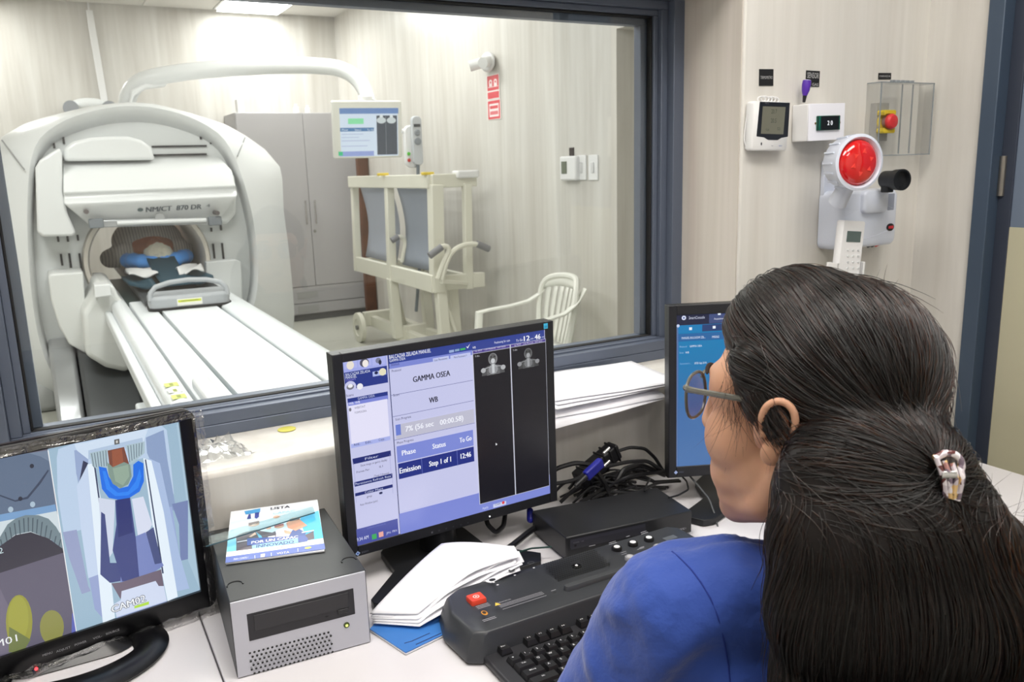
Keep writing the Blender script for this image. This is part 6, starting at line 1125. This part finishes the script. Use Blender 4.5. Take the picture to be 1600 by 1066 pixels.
for s in (-1, 1):
    k = HI+rt*s*.10+ft_*.42; g = G(); g.chain([Vector((k.x, k.y, .045)), Vector((k.x, k.y, .035))+ft_*.14], [.045, .034], 14); obj('shoe', BV(g), mat('shoe_white', (220, 220, 222), .5), t)
# eyes, brows, lips, glasses
for s in (-1, 1):
    e = obj('eye', BV(G().ell(hp(s*.029, .078, .012), .0112)), mat('eye_white', (230, 226, 222), .2), t); obj('iris', BV(G().cyl(hp(s*.029, .0885, .012), hp(s*.029, .0900, .012), .005)), mat('iris_dark', (40, 24, 18), .2), e)
    obj('eyebrow', BV(G().tube([hp(s*(.014+.034*k/6), .094-.010*(k/6)**2, .036+.004*math.sin(math.pi*k/6)) for k in range(7)], [.001, .0022, .0026, .0026, .0024, .002, .001], 8)), mat('brow_dark', (40, 28, 24), .8), t)
obj('lips', BV(G().ell(hp(0, .0955, -.0575), .018, .004, .0030, HM).ell(hp(0, .0955, -.0640), .016, .0045, .0036, HM)), mat('lip', (160, 92, 84), .4), t)
mgf = mat('glasses_frame', (92, 92, 86), .25, coat=.4); gl = clearmat('lens', (.62, .60, .74), 1.5, .02, extra=.04)
fr_ = obj('glasses', BV(G().tube([hp(-.010+.020*k/6, .112+.002*math.sin(math.pi*k/6), .022+.004*math.sin(math.pi*k/6)) for k in range(7)], .0018, 8)), mgf, t)
for s in (-1, 1):
    pts = []
    for k in range(32):
        a = 2*math.pi*k/32; x = math.copysign(abs(math.cos(a))**.8, math.cos(a))*.0255; z = math.copysign(abs(math.sin(a))**.8, math.sin(a))*.0225
        pts.append((s*(.0365)+x, .108-abs(s*.0365+x-s*.012)*.16, .010+z))
    obj('rim', BV(G().tube([hp(*p) for p in pts], .0016, 8, close=True)), mgf, fr_); obj('lens', BV(G().poly([hp(*p) for p in pts])), gl, fr_, smooth=0)
    arm = [hp(s*.0645, .098, .024), hp(s*.0725, .090, .0245), hp(s*.077, .05, .024), hp(s*.078, .02, .023), hp(s*.078, -.004, .022), hp(s*.077, -.018, .010), hp(s*.074, -.024, -.008)]
    obj('temple_arm', BV(G().tube(smoothp(resamp(arm, 26), 1), [.0034]*3+[.0030]*10+[.0022]*13, 8)), mgf, fr_)
# ---------------------------------------------------------------- hair
g = G(); VM = Matrix((CR, CF, CU)).transposed()
g.ell(hp(0, -.023, .036), .084, .096, .092, HM, 28, 20); g.ell(hp(0, -.052, -.008), .080, .064, .100, HM, 24, 16); g.ell(hp(0, .010, .075), .066, .074, .062, HM, 24, 14)
g.chain([hp(-.066, .030, .055), hp(-.071, .012, .012), hp(-.070, -.004, -.004)], [.020, .015, .012], 12); g.chain([hp(.066, .030, .055), hp(.071, .012, .012), hp(.070, -.004, -.004)], [.020, .015, .012], 12)
g.ell(hp(-.045, -.055, -.045), .045, .055, .07, HM)
CLIP = pt(1474, 736, D=.66)
g.ell(CLIP-CR*.052-CU*.012+CF*.035, .038, .045, .050, VM)
for (x, y, D, rx, ry, rz) in ((1370, 770, .70, .088, .055, .075), (1390, 850, .69, .102, .058, .085), (1400, 950, .69, .108, .058, .10), (1395, 1066, .70, .104, .055, .11), (1385, 1200, .72, .096, .05, .12), (1380, 1360, .75, .08, .045, .11), (1510, 885, .72, .058, .05, .060), (1530, 960, .73, .070, .05, .085), (1520, 1080, .74, .070, .045, .10), (1300, 800, .72, .050, .04, .07), (1290, 900, .72, .045, .04, .09), (1292, 1010, .72, .045, .04, .09)):
    g.ell(pt(x, y, D=D), rx, ry, rz, VM, 24, 16)
from mathutils import noise
mh = mat('dark_hair', (20, 15, 15), .42, spec=.35, bump=(60, .3, .003))
hair = obj('hair', BV(g), mh, t, voxel=.006, sm=8)
bpy.context.view_layer.update(); dg = bpy.context.evaluated_depsgraph_get()
def bvh_of(o):
    me = o.evaluated_get(dg).to_mesh(); vs = [v.co.copy()+base for v in me.vertices]; fs = [tuple(p.vertices) for p in me.polygons]; b = BVHTree.FromPolygons(vs, fs); return b, vs, [v.normal.copy() for v in me.vertices]
hb, hv, hn = bvh_of(hair)
rn = random.Random(21); strands = []; NP = 16
part = hp(-.012, .06, .10)
def flow(p, jit):
    toC = (CLIP-CR*.01-p); d_ = toC.length; up_ = (p-HC).dot(hz)
    lo = min(1, max(0, (CLIP.z+.050-p.z+.015*math.sin(jit*9))/.15)); lo = lo*lo*(3-2*lo); side = (p-pt(1395, 900, D=.7)).dot(CR)
    nv = noise.noise_vector(p*9)*.40+noise.noise_vector(p*24)*.10
    down = Vector((0, 0, -1))+CR*(side*1.5)+nv*lo*1.1
    return (toC.normalized()*(1-lo)+down.normalized()*lo+nv*.35).normalized()
N_ = 11000; sel = [i for i in range(len(hv))]
for s_ in range(N_):
    i = rn.choice(sel); p = hv[i].copy(); n = hn[i]
    if n.dot(CF) > .45: continue                     # far side, never seen from this half of the room
    fa = (p-HC); 
    if fa.dot(hf) > .085: continue
    L = rn.uniform(.07, .20); st = L/(NP-1); lift = abs(rn.gauss(0, .0016))+.0004; fly = rn.random() < .035; jit = rn.uniform(-1, 1); pts = []; jx = Vector((rn.uniform(-1, 1), rn.uniform(-1, 1), rn.uniform(-1, 1)))*(.07 if not fly else .25)
    for k in range(NP):
        c, nn, _, _ = hb.find_nearest(p)
        if c is None: break
        u = k/(NP-1); off = lift*(math.sin(math.pi*min(1, u*1.2+.05)))+(fly*.012*u*u)
        pts.append(c+nn*off+jx*.010*u*u); f = flow(c, jit)+jx; f = (f-nn*f.dot(nn))
        if f.length < 1e-4: f = Vector((0, 0, -1))
        p = c+f.normalized()*st
    if len(pts) == NP: strands.append((pts, rn.uniform(.00022, .00042)))
for s_ in range(260):                                # loose hair falling over the ear
    o_ = hp(-.088+rn.uniform(-.004, .003), rn.uniform(-.006, .022), rn.uniform(.016, .036)); d_ = (-hz*1.0-hf*rn.uniform(.15, .75)+hr*rn.uniform(-.15, .10)).normalized(); L = rn.uniform(.025, .055); c_ = -hf*rn.uniform(.0, .5)+hr*rn.uniform(.0, .3)
    strands.append(([o_+d_*L*(k/(NP-1))+c_*L*(k/(NP-1))**2 for k in range(NP)], rn.uniform(.00018, .00032)))
# short loose hairs along the temple, the crown and behind the ear
for s_ in range(320):
    a = rn.uniform(0, 1)
    if a < .45: o_ = hp(-.070+rn.uniform(-.006, .006), rn.uniform(.0, .055), rn.uniform(.0, .07)); d_ = hf*rn.uniform(-.4, .25)-hz*rn.uniform(.4, 1)+hr*rn.uniform(-.25, .05); L = rn.uniform(.015, .05)
    elif a < .8: b_ = rn.uniform(-1.2, 1.2); o_ = hp(.06*math.sin(b_), rn.uniform(-.07, .05), .118*math.cos(b_)**.5 if math.cos(b_) > 0 else .05); d_ = (o_-HC).normalized()*.6-hf*rn.uniform(-.6, 1)+hr*rn.uniform(-.6, .6); L = rn.uniform(.006, .020)
    else: o_ = pt(rn.uniform(1500, 1600), rn.uniform(795, 850), D=.70); d_ = CR*rn.uniform(-.3, 1)+CU*rn.uniform(-.2, .9); L = rn.uniform(.01, .035)
    c_ = Vector((rn.uniform(-1, 1), rn.uniform(-1, 1), rn.uniform(-1, 1)))*.5; d_.normalize()
    strands.append(([o_+d_*L*(k/(NP-1))+c_*L*(k/(NP-1))**2 for k in range(NP)], rn.uniform(.00010, .0002)))
cd = bpy.data.hair_curves.new('hair_strands'); cd.add_curves([NP]*len(strands)); flat = []; rad = []
for pts, r_ in strands:
    for k, p in enumerate(pts): q = p-base; flat += [q.x, q.y, q.z]; rad.append(r_*(1-.75*(k/(NP-1))**3))
cd.attributes['position'].data.foreach_set('vector', flat); ra_ = cd.attributes.get('radius') or cd.attributes.new('radius', 'FLOAT', 'POINT'); ra_.data.foreach_set('value', rad)
m = bpy.data.materials.new('hair_strand'); m.use_nodes = True; nt = m.node_tree; nt.nodes.remove(nt.nodes['Principled BSDF']); hbn = nt.nodes.new('ShaderNodeBsdfHairPrincipled'); hbn.parametrization = 'MELANIN'
for k_, v_ in (('Melanin', .985), ('Melanin Redness', .55), ('Roughness', .28), ('Radial Roughness', .35), ('Random Color', .2), ('Random Roughness', .3)):
    if k_ in hbn.inputs: hbn.inputs[k_].default_value = v_
nt.links.new(hbn.outputs[0], nt.nodes['Material Output'].inputs[0]); cd.materials.append(m)
ho = bpy.data.objects.new('hair_strands', cd); COL.objects.link(ho); ho.parent = hair; ho['kind'] = 'stuff'
# shoulder seam, found on the cloth surface
sb_, _, _ = bvh_of(top_)
sp = []
for x, y in ((1050, 862), (1062, 872), (1080, 890), (1095, 910), (1110, 935), (1122, 965), (1131, 1000), (1138, 1040), (1142, 1080)):
    hit = sb_.ray_cast(CO, ray(x, y).normalized())
    if hit[0]: sp.append(hit[0]-base-ray(x, y).normalized()*.0004)
if len(sp) > 3: obj('seam', G().tube(resamp(sp, 50), .0009, 6), mat('seam_blue', (30, 52, 134), .8), t)
# claw clip
def tort():
    m = bpy.data.materials.new('mottled_clip'); m.use_nodes = True; nt = m.node_tree; b = nt.nodes['Principled BSDF']; b.inputs['Roughness'].default_value = .12; b.inputs['Coat Weight'].default_value = .8
    tc = nt.nodes.new('ShaderNodeTexCoord'); n = nt.nodes.new('ShaderNodeTexVoronoi'); n.inputs['Scale'].default_value = 190; r = nt.nodes.new('ShaderNodeValToRGB'); r.color_ramp.interpolation = 'CONSTANT'; e = r.color_ramp.elements
    e[0].color = (*lin((90, 44, 44)), 1); e[1].position = .8; e[1].color = (*lin((226, 190, 130)), 1)
    for p_, c_ in ((.2, (206, 196, 204)), (.42, (120, 104, 120)), (.55, (232, 226, 230)), (.7, (170, 120, 116))): k = e.new(p_); k.color = (*lin(c_), 1)
    s_ = nt.nodes.new('ShaderNodeSeparateColor'); nt.links.new(tc.outputs['Object'], n.inputs['Vector']); nt.links.new(n.outputs['Color'], s_.inputs[0]); nt.links.new(s_.outputs[0], r.inputs['Fac']); nt.links.new(r.outputs['Color'], b.inputs['Base Color']); return m
c0_ = pt(1480, 735, D=.645); mc_ = tort(); cp0 = c0_-base
cbd = obj('claw_clip', G().tube(smoothp(resamp([cp0+CR*x+CU*y for x, y in ((-.010, .009), (-.003, .013), (.005, .013), (.010, .009), (.0115, .002), (.008, -.004), (.003, -.005))], 24), 1), .0030, 10), mc_, t)
for k in range(4): obj('prong', G().tube(smoothp(resamp([cp0+CR*(-.010+.006*k)+CU*(.010-.002*k)-CF*.003, cp0+CR*(-.006+.005*k)+CU*(-.004)-CF*.006, cp0+CR*(-.002+.003*k)+CU*(-.020-.001*k)-CF*.002], 14), 1), .0021, 8), mc_, cbd)
obj('spring', G().cyl(cp0+CR*-.008-CU*.003-CF*.004, cp0+CR*.004-CU*.003-CF*.004, .004), m_chrome, cbd)
# ---------------------------------------------------------------- office chair
cc_ = HI-ft_*.02; t = thing('office_chair', 'black office chair behind the seated woman', 'chair', (cc_.x, cc_.y, 0)); mf = mat('chair_fabric_black', (16, 16, 18), .85, bump=(500, .3, .001)); b0_ = Vector((cc_.x, cc_.y, 0))
def CB(g): g.v = [v-b0_ for v in g.v]; return g
obj('seat', CB(G().rings([[cc_+rt*a*k+ft_*(b*k+.06)+Vector((0, 0, z)) for a, b in rounded(.50, .48, .10)] for k, z in ((.9, -.17), (1, -.16), (1, -.125), (.94, -.115))])), mf, t)
g = G(); rows_ = []
for k, (z, w_, c_) in enumerate(((.52, .36, 0), (.60, .44, .01), (.72, .47, .0), (.84, .46, -.01), (.93, .42, -.02), (.985, .32, -.03))):
    ring = []
    for i in range(17): u = -1+2*i/16; ring.append(cc_*1+Vector((0, 0, z-cc_.z))+rt*(u*w_/2+.045)+ft_*(-.205+.06*u*u+c_))
    for i in range(16, -1, -1): u = -1+2*i/16; ring.append(cc_*1+Vector((0, 0, z-cc_.z))+rt*(u*w_/2*.97+.045)+ft_*(-.245+.06*u*u+c_))
    rows_.append(ring)
obj('backrest', CB(g.rings(rows_)), mf, t, bevel=.008, seg=3)
obj('back_post', CB(G().bar(cc_+Vector((0, 0, -.15))-ft_*.15, cc_+Vector((0, 0, .1))-ft_*.27, .06, .02)), m_black, t); obj('gas_lift', CB(G().cyl(Vector((cc_.x, cc_.y, .07)), Vector((cc_.x, cc_.y, .37)), .025)), m_black, t)
for k in range(5):
    a = 2*math.pi*k/5; e_ = Vector((cc_.x+.28*math.cos(a), cc_.y+.28*math.sin(a), .065)); obj('leg', CB(G().bar(Vector((cc_.x, cc_.y, .09)), e_, .04, .03)), m_black, t, bevel=.004); obj('castor', CB(G().cyl(e_-Vector((.012, 0, .037)), e_+Vector((.012, 0, -.037)), .028)), m_black, t)
print('POSE', [tuple(round(c, 3) for c in v) for v in (EAR, HC, NB, SLj, SRj, EL, ER, CH, HI, CLIP)], len(strands))
